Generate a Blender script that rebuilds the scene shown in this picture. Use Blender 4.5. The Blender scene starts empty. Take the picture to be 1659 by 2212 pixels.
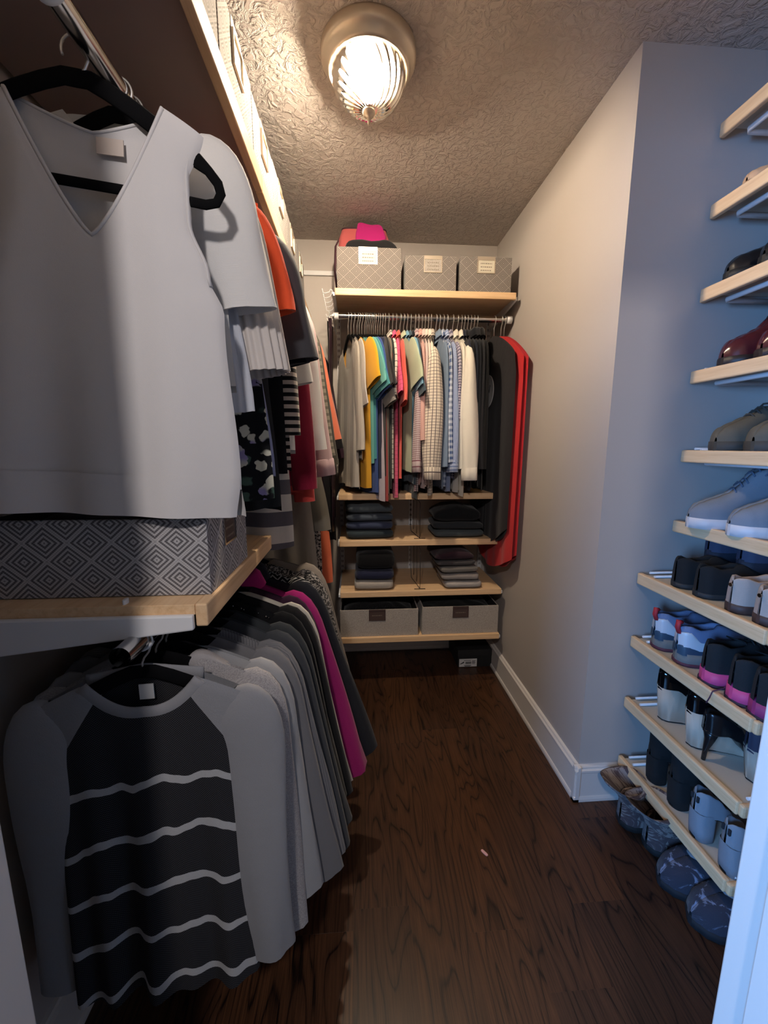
import bpy, bmesh, math, random
from mathutils import Vector, Matrix
C = bpy.context.scene.collection
R = math.radians
PI = math.pi
sc = bpy.context.scene

# ------------------------------------------------------------------ camera
cam_d = bpy.data.cameras.new('camera')
cam = bpy.data.objects.new('camera', cam_d)
C.objects.link(cam)
cam_d.sensor_fit = 'HORIZONTAL'
cam_d.sensor_width = 36.0
cam_d.lens = 36.0 * 870.0 / 1659.0
cam_d.clip_start = 0.02
cam.location = (0, 0, 1.32)
cam.rotation_euler = Matrix(((0.997577, 0.010988, -0.068700), (-0.069572, 0.162900, -0.984187), (0.000377, 0.986581, 0.163270))).to_euler()
sc.camera = cam

# ------------------------------------------------------------------ world, lights, exposure
w = bpy.data.worlds.new('world'); sc.world = w; w.use_nodes = True
bg = w.node_tree.nodes['Background']
bg.inputs[0].default_value = (0.80, 0.88, 1.0, 1); bg.inputs[1].default_value = 0.13

def area(name, loc, target, size, size_y, power, col):
    d = bpy.data.lights.new(name, 'AREA'); d.shape = 'RECTANGLE'; d.size = size; d.size_y = size_y
    d.energy = power; d.color = col
    o = bpy.data.objects.new(name, d); C.objects.link(o); o.location = loc
    o.rotation_euler = (Vector(target) - Vector(loc)).to_track_quat('-Z', 'Y').to_euler()
    return o
area('bedroom_window_light', (-1.85, -1.12, 1.32), (0.9, 1.1, 1.05), 0.8, 1.0, 138, (0.17, 0.45, 1.0))
pl = bpy.data.lights.new('bedroom_lamp_light', 'POINT'); pl.energy = 62; pl.color = (1.0, 0.92, 0.89); pl.shadow_soft_size = 0.07
plo = bpy.data.objects.new('bedroom_lamp_light', pl); C.objects.link(plo); plo.location = (-0.265, -0.78, 2.28)
BULB = 2050.0
sc.view_settings.view_transform = 'Standard'
sc.view_settings.look = 'None'
sc.view_settings.exposure = 0.0
sc.view_settings.gamma = 1.0
sc.view_settings.use_curve_mapping = False

# ------------------------------------------------------------------ helpers
def srgb(r, g, b):
    def f(c):
        c /= 255.0
        return c / 12.92 if c <= 0.04045 else ((c + 0.055) / 1.055) ** 2.4
    return (f(r), f(g), f(b), 1.0)

class MB:
    """collects vertices and faces for one mesh object, with a UV in metres per corner"""
    def __init__(s):
        s.v = []; s.f = []; s.uv = []; s.mi = []; s.sm = []
    def face(s, idx, uv=None, mi=0, sm=True):
        s.f.append(tuple(idx)); s.mi.append(mi); s.sm.append(sm)
        s.uv.append(uv if uv else [(s.v[i][0] + s.v[i][1], s.v[i][2]) for i in idx])
    def box(s, x0, x1, y0, y1, z0, z1, mi=0):
        b = len(s.v)
        s.v += [(x0,y0,z0),(x1,y0,z0),(x1,y1,z0),(x0,y1,z0),(x0,y0,z1),(x1,y0,z1),(x1,y1,z1),(x0,y1,z1)]
        for q, ax in (((0,3,2,1),2),((4,5,6,7),2),((0,1,5,4),1),((2,3,7,6),1),((1,2,6,5),0),((3,0,4,7),0)):
            ids = [b+i for i in q]
            uv = [((s.v[i][0], s.v[i][1]) if ax == 2 else (s.v[i][0], s.v[i][2]) if ax == 1 else (s.v[i][1], s.v[i][2])) for i in ids]
            s.face(ids, uv, mi, False)
        return s
    def grid(s, P, closed_u=False, uvf=None, mi=0, flip=False):
        """P[j][i] rows of points"""
        b = len(s.v); nj = len(P); ni = len(P[0])
        for row in P: s.v += [tuple(p) for p in row]
        mu = ni if closed_u else ni - 1
        for j in range(nj - 1):
            for i in range(mu):
                i2 = (i + 1) % ni
                ids = [b+j*ni+i, b+j*ni+i2, b+(j+1)*ni+i2, b+(j+1)*ni+i]
                if uvf: uv = [uvf(j, i), uvf(j, i+1), uvf(j+1, i+1), uvf(j+1, i)]
                else: uv = None
                if flip:
                    ids.reverse()
                    if uv: uv.reverse()
                s.face(ids, uv, mi)
        return b
    def cap(s, ids, mi=0, flip=False):
        ids = list(ids)
        if flip: ids.reverse()
        s.face(ids, None, mi, False)
    def tube(s, path, rad, n=8, closed=False, rad2=None, bn=None, caps=True, mi=0):
        """sweep a round (rad) or flat (rad in the plane, rad2 along bn) section along path"""
        path = [Vector(p) for p in path]; m = len(path); rings = []; up = None; L = 0
        if not hasattr(rad, '__len__'): rad = [rad] * m
        if rad2 is not None and not hasattr(rad2, '__len__'): rad2 = [rad2] * m
        Ls = []
        for k, p in enumerate(path):
            a = path[k-1] if (k > 0 or closed) else p
            c = path[(k+1) % m] if (k < m-1 or closed) else p
            t = (c - a).normalized()
            if bn is not None: up = Vector(bn)
            elif up is None:
                up = Vector((0,0,1)) if abs(t.z) < .9 else Vector((1,0,0))
            up = (up - t * up.dot(t)).normalized()
            nrm = t.cross(up)
            r1 = rad[k]; r2 = rad2[k] if rad2 is not None else r1
            rings.append([p + nrm * (r1 * math.cos(2*PI*i/n)) + up * (r2 * math.sin(2*PI*i/n)) for i in range(n)])
            if k: L += (p - path[k-1]).length
            Ls.append(L)
        if closed: rings.append(rings[0]); Ls.append(L)
        b = s.grid(rings, True, lambda j, i: (i * 2*PI*rad[j % m]/n, Ls[j]), mi, True)
        if caps and not closed:
            s.cap(range(b, b+n), mi); s.cap(range(b+(m-1)*n, b+m*n), mi, True)
        return s
    def lathe(s, prof, n=32, cx=0, cy=0, mi=0, rib=None):
        rows = []
        for k, (r, z) in enumerate(prof):
            row = []
            for i in range(n):
                a = 2*PI*i/n
                rr = r * (1 + (rib(a, k) if rib else 0))
                row.append((cx + rr*math.cos(a), cy + rr*math.sin(a), z))
            rows.append(row)
        s.grid(rows, True, None, mi)
        return s
    def build(s, name, mats, parent=None, loc=None, bevel=0, subd=0, rot=None):
        me = bpy.data.meshes.new(name); me.from_pydata(s.v, [], s.f)
        ul = me.uv_layers.new(name='UVMap')
        flat = []
        for q in s.uv:
            for a in q: flat += [a[0], a[1]]
        ul.data.foreach_set('uv', flat)
        for m in (mats if isinstance(mats, (list, tuple)) else [mats]): me.materials.append(m)
        me.polygons.foreach_set('material_index', s.mi)
        me.polygons.foreach_set('use_smooth', s.sm)
        me.update()
        o = bpy.data.objects.new(name, me); C.objects.link(o)
        if parent: o.parent = parent
        if loc: o.location = loc
        if rot: o.rotation_euler = rot
        if bevel:
            b = o.modifiers.new('bevel', 'BEVEL'); b.width = bevel; b.segments = 2; b.limit_method = 'ANGLE'; b.angle_limit = R(50)
        if subd:
            b = o.modifiers.new('subdivision', 'SUBSURF'); b.levels = subd; b.render_levels = subd
        return o

def tag(o, label, cat, group=None):
    o['label'] = label; o['category'] = cat
    if group: o['group'] = group
    return o
def thing(name, label, cat, loc=(0,0,0), rz=0, group=None):
    o = bpy.data.objects.new(name, None); C.objects.link(o); o.location = loc; o.rotation_euler = (0,0,rz)
    o.empty_display_size = .05
    return tag(o, label, cat, group)
def struct(o):
    o['kind'] = 'structure'; return o
def dup(root, loc, rz, label, group):
    r = root.copy(); C.objects.link(r); r.location = loc; r.rotation_euler = (0,0,rz); r['label'] = label; r['group'] = group
    for ch in list(root.children):
        c = ch.copy(); C.objects.link(c); c.parent = r
        for g in list(ch.children):
            d = g.copy(); C.objects.link(d); d.parent = c
    return r
def lerp(a, b, t): return a + (b - a) * t
def interp(tab, x):
    if x <= tab[0][0]: return tab[0][1]
    for (a, va), (b, vb) in zip(tab, tab[1:]):
        if x <= b:
            t = (x - a) / (b - a) if b > a else 1
            t = t*t*(3-2*t)
            return lerp(va, vb, t)
    return tab[-1][1]

# ------------------------------------------------------------------ materials
class N:
    def __init__(s, name):
        s.m = bpy.data.materials.new(name); s.m.use_nodes = True; s.t = s.m.node_tree
        s.p = s.t.nodes['Principled BSDF']; s.out = s.t.nodes['Material Output']
    def n(s, typ, **kw):
        o = s.t.nodes.new(typ)
        for k, v in kw.items(): setattr(o, k, v)
        return o
    def link(s, a, b): s.t.links.new(a, b)
    def val(s, sock, v):
        if isinstance(v, bpy.types.NodeSocket): s.link(v, sock)
        else: sock.default_value = v
    def math(s, op, a, b=0.0, c=None):
        o = s.n('ShaderNodeMath', operation=op); s.val(o.inputs[0], a); s.val(o.inputs[1], b)
        if c is not None: s.val(o.inputs[2], c)
        return o.outputs[0]
    def mix(s, f, a, b):
        o = s.n('ShaderNodeMix', data_type='RGBA'); s.val(o.inputs[0], f); s.val(o.inputs[6], a); s.val(o.inputs[7], b); return o.outputs[2]
    def coord(s, kind='Object'):
        return s.n('ShaderNodeTexCoord').outputs[kind]
    def mapping(s, v, scale=(1,1,1), loc=None):
        o = s.n('ShaderNodeMapping'); s.link(v, o.inputs[0]); o.inputs['Scale'].default_value = scale
        if loc is not None: s.val(o.inputs['Location'], loc)
        return o.outputs[0]
    def noise(s, v, scale, detail=2, rough=.5, dist=0):
        o = s.n('ShaderNodeTexNoise'); s.link(v, o.inputs['Vector']); o.inputs['Scale'].default_value = scale
        o.inputs['Detail'].default_value = detail; o.inputs['Roughness'].default_value = rough; o.inputs['Distortion'].default_value = dist
        return o.outputs[0]
    def vor(s, v, scale, feature='F1', out='Distance'):
        o = s.n('ShaderNodeTexVoronoi', feature=feature); s.link(v, o.inputs['Vector']); o.inputs['Scale'].default_value = scale
        return o.outputs[out]
    def ramp(s, f, stops):
        o = s.n('ShaderNodeValToRGB'); s.link(f, o.inputs[0]); e = o.color_ramp.elements
        while len(e) < len(stops): e.new(.5)
        for k, (p, c) in enumerate(stops): e[k].position = p; e[k].color = c
        return o.outputs[0]
    def step(s, f, edge, soft=.02):
        o = s.n('ShaderNodeMapRange', interpolation_type='SMOOTHSTEP'); s.val(o.inputs[0], f)
        o.inputs[1].default_value = edge - soft; o.inputs[2].default_value = edge + soft
        return o.outputs[0]
    def bump(s, h, strength=.3, dist=.01):
        o = s.n('ShaderNodeBump'); s.link(h, o.inputs['Height']); o.inputs['Strength'].default_value = strength; o.inputs['Distance'].default_value = dist
        s.link(o.outputs[0], s.p.inputs['Normal']); return o
    def base(s, c): s.val(s.p.inputs['Base Color'], c); return s
    def rough(s, r, metal=0, spec=None):
        s.p.inputs['Roughness'].default_value = r; s.p.inputs['Metallic'].default_value = metal
        if spec is not None: s.p.inputs['Specular IOR Level'].default_value = spec
        return s

def plain(name, col, rough=.5, metal=0, spec=None, bump=0, bscale=200):
    k = N(name); k.rough(rough, metal, spec)
    if bump:
        nz = k.noise(k.coord(), bscale, 2); k.bump(nz, bump, .002)
        k.base(k.mix(k.math('MULTIPLY', nz, .35), col, tuple(c*.7 for c in col[:3]) + (1,)))
    else: k.base(col)
    return k.m

def fabric(name, col, pat=None, col2=None, p=.02, w=.5, mel=.12, bump=.25, rough=.95, p2=None):
    """woven or knitted cloth; pattern laid out on the UVs, which are in metres"""
    k = N(name); k.rough(rough, 0, .15)
    uv = k.coord('UV'); sx = k.n('ShaderNodeSeparateXYZ'); k.link(uv, sx.inputs[0]); u, v = sx.outputs[0], sx.outputs[1]
    c = col
    def lines(a, per, ww):
        return k.math('LESS_THAN', k.math('FRACT', k.math('DIVIDE', a, per)), ww)
    if pat == 'h': c = k.mix(lines(v, p, w), col, col2)
    elif pat == 'v': c = k.mix(lines(u, p, w), col, col2)
    elif pat == 'check': c = k.mix(k.math('MAXIMUM', lines(u, p, w), lines(v, p, w)), col, col2)
    elif pat == 'gingham': c = k.mix(k.math('MULTIPLY', k.math('ADD', lines(u, p, w), lines(v, p, w)), .5), col, col2)
    elif pat == 'diag':
        c = k.mix(k.math('MULTIPLY', lines(k.math('ADD', u, v), p, w), lines(k.math('SUBTRACT', u, v), p, w)), col, col2)
    elif pat == 'floral':
        d = k.n('ShaderNodeTexNoise'); k.link(uv, d.inputs[0]); d.inputs['Scale'].default_value = 45
        dist = k.n('ShaderNodeVectorMath', operation='MULTIPLY_ADD'); k.link(d.outputs[1], dist.inputs[0]); dist.inputs[1].default_value = (.03, .03, 0); k.link(uv, dist.inputs[2])
        f1 = k.vor(dist.outputs[0], 38); f2 = k.vor(dist.outputs[0], 21)
        pet = k.step(f1, .50, .03); leaf = k.step(f2, .28, .04)
        c = k.mix(leaf, srgb(70,92,80), col)
        gap = k.step(k.noise(uv, 24, 1), .40, .03)
        c = k.mix(k.math('MULTIPLY', k.math('SUBTRACT', 1.0, pet), gap), c, k.mix(k.step(k.noise(uv, 16), .58, .05), col2, srgb(150,140,185)))
    elif pat == 'tweed':
        c = k.mix(k.step(k.noise(uv, p, 3, .7, 1.0), w, .05), col, col2)
    elif pat == 'zig':
        f = k.math('FRACT', k.math('DIVIDE', u, p)); tri = k.math('ABSOLUTE', k.math('SUBTRACT', f, .5))
        c = k.mix(k.math('LESS_THAN', k.math('FRACT', k.math('ADD', k.math('DIVIDE', v, p*.5), k.math('MULTIPLY', tri, 2))), w), col, col2)
    elif pat == 'diamond':
        fu = k.math('ABSOLUTE', k.math('SUBTRACT', k.math('FRACT', k.math('DIVIDE', u, p)), .5))
        fv = k.math('ABSOLUTE', k.math('SUBTRACT', k.math('FRACT', k.math('DIVIDE', v, p * .9)), .5))
        d = k.math('ADD', fu, fv)
        d2 = k.math('ABSOLUTE', k.math('SUBTRACT', d, .5))
        rings = k.math('SINE', k.math('MULTIPLY', d2, 46.0))
        thread = k.math('SINE', k.math('MULTIPLY', v, 2*PI/.0022))
        m = k.math('ADD', k.math('MULTIPLY', rings, .5), k.math('MULTIPLY', thread, .28))
        m = k.math('ADD', m, k.math('MULTIPLY', k.noise(uv, 900, 1), .5))
        c = k.mix(k.step(m, .28, .35), col, col2)
    nz = k.noise(uv, 320, 3, .7); lo = k.noise(uv, 14, 2)
    f = k.math('MULTIPLY', k.math('ADD', nz, lo), mel)
    c = k.mix(f, c, k.mix(.55, c, (0.01, 0.01, 0.012, 1)))
    k.base(c)
    wv = k.math('ADD', k.math('MULTIPLY', k.noise(uv, 700, 2), .5), k.math('MULTIPLY', k.noise(uv, 28, 2), 1.5))
    k.bump(wv, bump, .003)
    k.p.inputs['Sheen Weight'].default_value = .12
    return k.m

# paint, ceiling, wood, floor
def wall_paint():
    k = N('greige wall paint'); k.rough(.55, 0, .35)
    v = k.coord(); nz = k.noise(v, 160, 3); k.bump(nz, .08, .002)
    k.base(k.mix(k.math('MULTIPLY', k.noise(v, 3, 2), .2), srgb(186,178,172), srgb(176,168,162))); return k.m
def ceiling_tex():
    k = N('textured ceiling plaster'); k.rough(.85, 0, .2); v = k.coord()
    a = k.vor(k.mapping(v, (1,1,1)), 55, 'DISTANCE_TO_EDGE') if False else k.noise(v, 30, 4, .6, 1.2)
    a = k.step(a, .50, .10); b = k.noise(v, 130, 2)
    k.bump(k.math('ADD', a, k.math('MULTIPLY', b, .25)), .75, .006)
    k.base(srgb(196,186,178)); return k.m
def birch(name='birch wood', axis=1):
    k = N(name); k.rough(.42, 0, .4); v = k.coord()
    sc_ = (1.6, 30, 30) if axis == 0 else (30, 1.6, 30)
    nz = k.noise(k.mapping(v, sc_), 3.0, 4, .6, .4)
    k.base(k.ramp(nz, [(.25, srgb(208,168,124)), (.5, srgb(226,189,147)), (.75, srgb(232,200,160))]))
    k.bump(nz, .04, .001); return k.m
def oak():
    k = N('dark stained oak'); k.rough(.33, 0, .45)
    oi = k.n('ShaderNodeObjectInfo'); v = k.coord()
    off = k.n('ShaderNodeCombineXYZ'); k.link(k.math('MULTIPLY', oi.outputs['Random'], 37.0), off.inputs[0]); k.link(k.math('MULTIPLY', oi.outputs['Random'], 91.0), off.inputs[1])
    add = k.n('ShaderNodeVectorMath', operation='ADD'); k.link(v, add.inputs[0]); k.link(off.outputs[0], add.inputs[1])
    vv = k.mapping(add.outputs[0], (9.0, 1.15, 1))
    big = k.noise(vv, 1.5, 1, .4, .35)
    rings = k.math('FRACT', k.math('MULTIPLY', big, 11.0))
    rings = k.ramp(rings, [(.0, (1,1,1,1)), (.10, (.25,.25,.25,1)), (.55, (.0,.0,.0,1)), (.93, (.35,.35,.35,1)), (1, (1,1,1,1))])
    fine = k.noise(k.mapping(add.outputs[0], (170, 3.2, 1)), 2.2, 3, .65)
    f = k.math('ADD', k.math('MULTIPLY', rings, .80), k.math('MULTIPLY', k.step(fine, .50, .16), .42))
    light = k.mix(oi.outputs['Random'], srgb(88,57,37), srgb(70,46,33))
    k.base(k.mix(f, light, srgb(18,10,8)))
    k.bump(k.math('SUBTRACT', 1.0, f), .12, .0012); return k.m

M = {}
M['wall'] = wall_paint(); M['ceil'] = ceiling_tex(); M['birch_x'] = birch('birch wood along x', 0); M['birch_y'] = birch('birch wood along y', 1)
M['oak'] = oak()
M['trim'] = plain('white gloss trim paint', srgb(214,208,203), .35)
M['white_metal'] = plain('white powder coated metal', srgb(222,222,224), .38)
M['chrome'] = plain('polished chrome', srgb(190,188,188), .16, 1)
M['nickel'] = plain('brushed nickel', srgb(206,192,174), .42, .7)
M['wire'] = plain('steel wire', srgb(214,212,210), .42, .85)
M['dark_wire'] = plain('dark wire', srgb(52,48,48), .4, .7)
M['velvet'] = plain('black velvet', srgb(14,14,16), .95, 0, .1, .2, 900)
M['shaded_board'] = plain('mauve brown board with painted shade', srgb(158,136,128), .6)  # shade under the upper left shelves put into the board colour
M['jacquard'] = fabric('grey diamond jacquard', srgb(92,89,92), 'diamond', srgb(190,187,188), p=.072, mel=.1, bump=.12, rough=.85)
M['jacquard_warm'] = fabric('taupe diamond jacquard', srgb(98,92,89), 'diamond', srgb(152,144,138), p=.060, mel=.1, bump=.12, rough=.85)
M['linen'] = fabric('grey linen weave', srgb(158,150,143), 'tweed', srgb(184,176,168), p=260, w=.5, mel=.2)
M['bin_inside'] = plain('dark box lining', srgb(40,38,40), .9)
M['card'] = plain('cream label card', srgb(205,198,180), .6)
M['brown_card'] = plain('brown leather label', srgb(74,58,54), .45)
M['ink'] = plain('grey ink', srgb(120,112,100), .7)
M['blackink'] = plain('black ink', srgb(25,25,28), .7)
M['paper'] = plain('white paper', srgb(216,214,212), .6)
M['glassy'] = None

# ------------------------------------------------------------------ room shell
XW = -0.66; XR = 0.819; YA = 1.278; YB = 2.46; XA = 1.37; ZC = 2.44; YD0 = 0.215; YD1 = 0.35; XJ0 = -0.336; XJ1 = 0.42
def wallbox(name, *b): return struct(MB().box(*b).build(name, M['wall']))
wallbox('wall_left', XW-.12, XW, YD0, YB+.12, -.03, ZC)
wallbox('wall_back', XW, XR+.0, YB, YB+.12, -.03, ZC)
wallbox('wall_right', XR, XR+.12, YA, YB+.12, -.03, ZC)
wallbox('wall_alcove_back', XR+.12, XA+.12, YA, YA+.12, -.03, ZC)
wallbox('wall_alcove_right', XA, XA+.12, YD0, YA, -.03, ZC)
wallbox('wall_front_left', XW, XJ0-.018, YD0, YD1, -.03, ZC)
wallbox('wall_front_right', XJ1+.018, XA, YD0, YD1, -.03, ZC)
wallbox('wall_front_header', XJ0-.018, XJ1+.018, YD0, YD1, 2.06, ZC)
struct(MB().box(XW-.12, XA+.12, YD0, YB+.12, ZC, ZC+.1).build('ceiling', M['ceil']))
# door frame: jambs, stop and casing
tr = MB(); tr.box(XJ0-.018, XJ0, YD0, YD1, 0, 2.06); tr.box(XJ0-.08, XJ0, YD0-.018, YD0, 0, 2.11)
struct(tr.build('trim_1', M['trim'], bevel=.002))
tr = MB(); tr.box(XJ1, XJ1+.018, YD0, YD1, 0, 2.06); tr.box(XJ1-.011, XJ1, .262, .312, 0, 2.04); tr.box(XJ1, XJ1+.07, YD0-.018, YD0, 0, 2.11)
struct(tr.build('trim_2', M['trim'], bevel=.002))
tr = MB(); tr.box(XJ0, XJ1, YD0, YD1, 2.042, 2.06); tr.box(XJ0, XJ1, YD0-.018, YD0, 2.045, 2.11)
struct(tr.build('trim_3', M['trim'], bevel=.002))
# floor: sub floor plus planks one by one
floor = struct(MB().box(XW, XA, -1.0, YB, -.05, -.0105).build('floor', plain('dark sub floor', srgb(18,10,8), .8)))
random.seed(7)
pw = .160
cols = int((XA - XW) / pw) + 1
for cI in range(cols):
    x0 = XW + cI * pw; x1 = min(x0 + pw, XA); y = -1.0 - random.random()*.5
    while y < YB:
        L = random.uniform(.55, 1.35); y2 = y + L
        a, b = max(y, -1.0), min(y2, YB)
        if b - a > .02:
            hx, hy = (x1-x0)/2, (b-a)/2
            m = MB(); c = .0002
            m.v += [(-hx,-hy,-.01),(hx,-hy,-.01),(hx,hy,-.01),(-hx,hy,-.01),(-hx,-hy,-c),(hx,-hy,-c),(hx,hy,-c),(-hx,hy,-c),
                    (-hx+c,-hy+c,0),(hx-c,-hy+c,0),(hx-c,hy-c,0),(-hx+c,hy-c,0)]
            for q in ((0,1,5,4),(1,2,6,5),(2,3,7,6),(3,0,4,7),(4,5,9,8),(5,6,10,9),(6,7,11,10),(7,4,8,11),(8,9,10,11)): m.face(q, None, 0, False)
            m.build('plank', M['oak'], floor, ((x0+x1)/2, (a+b)/2, 0))
        y = y2
# baseboards with a moulded cap
def baseboard(name, axis, c, a, b, sgn, h=.145):
    """profile swept along x or y; sgn is the way it faces"""
    prof = [(0,0),(.020,0),(.020,.010),(.017,.018),(.014,.020),(.014,h-.030),(.016,h-.026),(.016,h-.018),(.009,h-.012),(.011,h-.008),(.008,h-.003),(.0,h)]
    m = MB(); rows = []
    for (d, z) in prof:
        rows.append([((c+sgn*d, t, z) if axis == 'y' else (t, c+sgn*d, z)) for t in (a, b)])
    base = m.grid(rows)
    n = len(prof)
    m.cap([base + 2*i for i in range(n)]); m.cap([base + 2*i + 1 for i in range(n)], 0, True)
    for k in range(len(m.sm)): m.sm[k] = False
    return struct(m.build(name, M['trim']))
baseboard('baseboard_right', 'y', XR, YA-.02, YB, -1)
baseboard('baseboard_back', 'x', YB, XW, XR-.02, -1)
baseboard('baseboard_alcove', 'x', YA, XR-.02, XA, -1)
baseboard('baseboard_left', 'y', XW, YD1, YB, 1)

# ------------------------------------------------------------------ ceiling lamp
lx, ly = 0.05, 1.365
lamp = thing('ceiling_light', 'round flush ceiling light with ribbed glass bowl and brushed nickel rim', 'light', (lx, ly, ZC))
MB().lathe([(0,0),(.136,0),(.138,-.006),(.137,-.022),(.131,-.030),(.122,-.033),(.120,-.050),(.114,-.055),(.106,-.052),(.104,-.04)], 64).build('canopy', M['nickel'], lamp)
MB().lathe([(.105,-.045),(.100,-.03),(0,-.028)], 48).build('inner_pan', plain('glare-darkened lamp pan', srgb(58,46,34), .7), lamp)  # pan colour darkened in place of a reflective finish, to limit bulb glare
def glass_mat():
    k = N('ribbed clear glass'); nt = k.t
    nt.nodes.remove(k.p)
    tr_ = k.n('ShaderNodeBsdfTransparent'); tr_.inputs[0].default_value = (1.0, .93, .78, 1)
    tl = k.n('ShaderNodeBsdfTranslucent'); tl.inputs[0].default_value = (1.0, .88, .62, 1)
    gl = k.n('ShaderNodeBsdfGlossy'); gl.inputs[0].default_value = (1, .96, .88, 1); gl.inputs['Roughness'].default_value = .12
    m1 = k.n('ShaderNodeMixShader'); m1.inputs[0].default_value = .012; k.link(tr_.outputs[0], m1.inputs[1]); k.link(tl.outputs[0], m1.inputs[2])
    fr = k.n('ShaderNodeFresnel'); fr.inputs[0].default_value = 1.4
    m2 = k.n('ShaderNodeMixShader'); k.link(k.math('ADD', fr.outputs[0], .05), m2.inputs[0]); k.link(m1.outputs[0], m2.inputs[1]); k.link(gl.outputs[0], m2.inputs[2])
    k.link(m2.outputs[0], k.out.inputs[0]); return k.m
M['glass'] = glass_mat()
g = MB(); rows = []; NR = 192
for k_ in range(19):
    t = k_/18; a = t*PI/2
    r = .108*math.cos(a)**.8 if t < 1 else .0; r = max(r, .006); z = -.050 - .100*math.sin(a)**1.05
    row = []
    for i in range(NR):
        th = 2*PI*i/NR + t*.9
        rr = r + (.0018*abs(math.sin(th_ * 1.0)) if False else .0020*math.cos(24*2*PI*i/NR)*min(1, 6*t)*(1-t)**.3)
        row.append((rr*math.cos(th), rr*math.sin(th), z))
    rows.append(row)
g.grid(rows, True, None, 0)
g.build('glass_bowl', M['glass'], lamp)
MB().lathe([(0,-.142),(.018,-.145),(.019,-.152),(.014,-.160),(.006,-.163),(.0065,-.168),(.005,-.172),(.0035,-.176),(.004,-.180),(.0,-.184)], 24).build('finial', M['nickel'], lamp)
kb = N('lit bulb'); kb.base((1,1,1,1)); kb.p.inputs['Emission Color'].default_value = (1.0, .89, .79, 1); kb.p.inputs['Emission Strength'].default_value = BULB
kb.p.inputs['Base Color'].default_value = (.9,.9,.9,1)
kb2 = N('dimmer lit bulb'); kb2.base((.9,.9,.9,1)); kb2.p.inputs['Emission Color'].default_value = (1.0, .84, .66, 1); kb2.p.inputs['Emission Strength'].default_value = BULB*.03
for sx in (-1, 1):
    bm_ = MB()
    prof = [(0,.034),(.012,.032),(.021,.024),(.026,.012),(.027,0),(.024,-.014),(.016,-.030),(.012,-.04)]
    bm_.lathe(prof, 24)
    b = bm_.build('bulb', kb.m if sx < 0 else kb2.m, lamp, (sx*.058 , -.012*sx, -.060), 0, 0, (0, R(90)*sx, 0))
    MB().lathe([(.0,-.055),(.014,-.055),(.014,-.036),(.0,-.036)], 20).build('socket', M['white_metal'], b)

# ------------------------------------------------------------------ shelving helpers
def board(name, label, x0, x1, y0, y1, ztop, front, wood, fascia_h=.034, group=None, thick=.018, cat='shelf', under=None):
    """front: 'x+', 'x-', 'y-' says on which side the wooden front edge sits"""
    cx, cy = (x0+x1)/2, (y0+y1)/2
    t = thing(name, label, cat, (cx, cy, ztop-fascia_h), 0, group)
    X0, X1, Y0, Y1 = x0-cx, x1-cx, y0-cy, y1-cy
    f = .02
    b = dict(b=[X0, X1, Y0, Y1]); p = [X0, X1, Y0, Y1]; q = [X0, X1, Y0, Y1]
    if front == 'x+': p[1] -= f; q[0] = X1 - f
    if front == 'x-': p[0] += f; q[1] = X0 + f
    if front == 'y-': p[2] += f; q[3] = Y0 + f
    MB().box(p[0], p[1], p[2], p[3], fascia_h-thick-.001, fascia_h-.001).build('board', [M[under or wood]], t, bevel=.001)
    MB().box(q[0], q[1], q[2], q[3], 0, fascia_h).build('front_edge', M[wood], t, bevel=.003)
    return t
def standard(name, label, x, y, z0, z1, nrm, group):
    """slotted upright channel on a wall"""
    t = thing(name, label, 'shelf upright', (x, y, z0), 0, group)
    m = MB()
    if nrm == 'y-': m.box(-.012, .012, -.014, 0, 0, z1-z0)
    else: m.box(0, .014, -.012, .012, 0, z1-z0)
    m.build('channel', M['white_metal'], t, bevel=.002)
    s = MB(); z = .03
    while z < z1 - z0 - .05:
        for d in (-.0055, .0025):
            if nrm == 'y-': s.box(d, d+.003, -.0148, -.0138, z, z+.014)
            else: s.box(.0138, .0148, d, d+.003, z, z+.014)
        z += .032
    o = s.build('slots', M['dark_wire'], t); o['kind'] = 'stuff'
    return t
def bracket_mesh(d, h0, h1, th=.012):
    """tapered shelf arm along -y, root at y=0"""
    m = MB(); v = [(-th/2,0,0),(th/2,0,0),(th/2,-d,0),(-th/2,-d,0),(-th/2,0,-h0),(th/2,0,-h0),(th/2,-d,-h1),(-th/2,-d,-h1)]
    m.v = v
    for q in ((0,1,2,3),(7,6,5,4),(0,4,5,1),(1,5,6,2),(2,6,7,3),(3,7,4,0)): m.face(q, None, 0, False)
    return m
def rod(name, label, axis, p, L, r=.0155, near_cap=True, group=None, cat='rod'):
    t = thing(name, label, cat, p, 0, group)
    d = (1,0,0) if axis == 'x' else (0,1,0)
    MB().tube([(0,0,0), tuple(c*L for c in d)], r, 20, caps=False).build('rod_tube', M['chrome'], t)
    for e, s in (((0, -1), (L, 1)) if near_cap else ((L, 1),)):
        pts = [tuple(c*(e - s*.02) for c in d), tuple(c*(e + s*.006) for c in d)]
        MB().tube(pts, r+.003, 20).build('end_cap', M['white_metal'], t)
    return t

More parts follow.
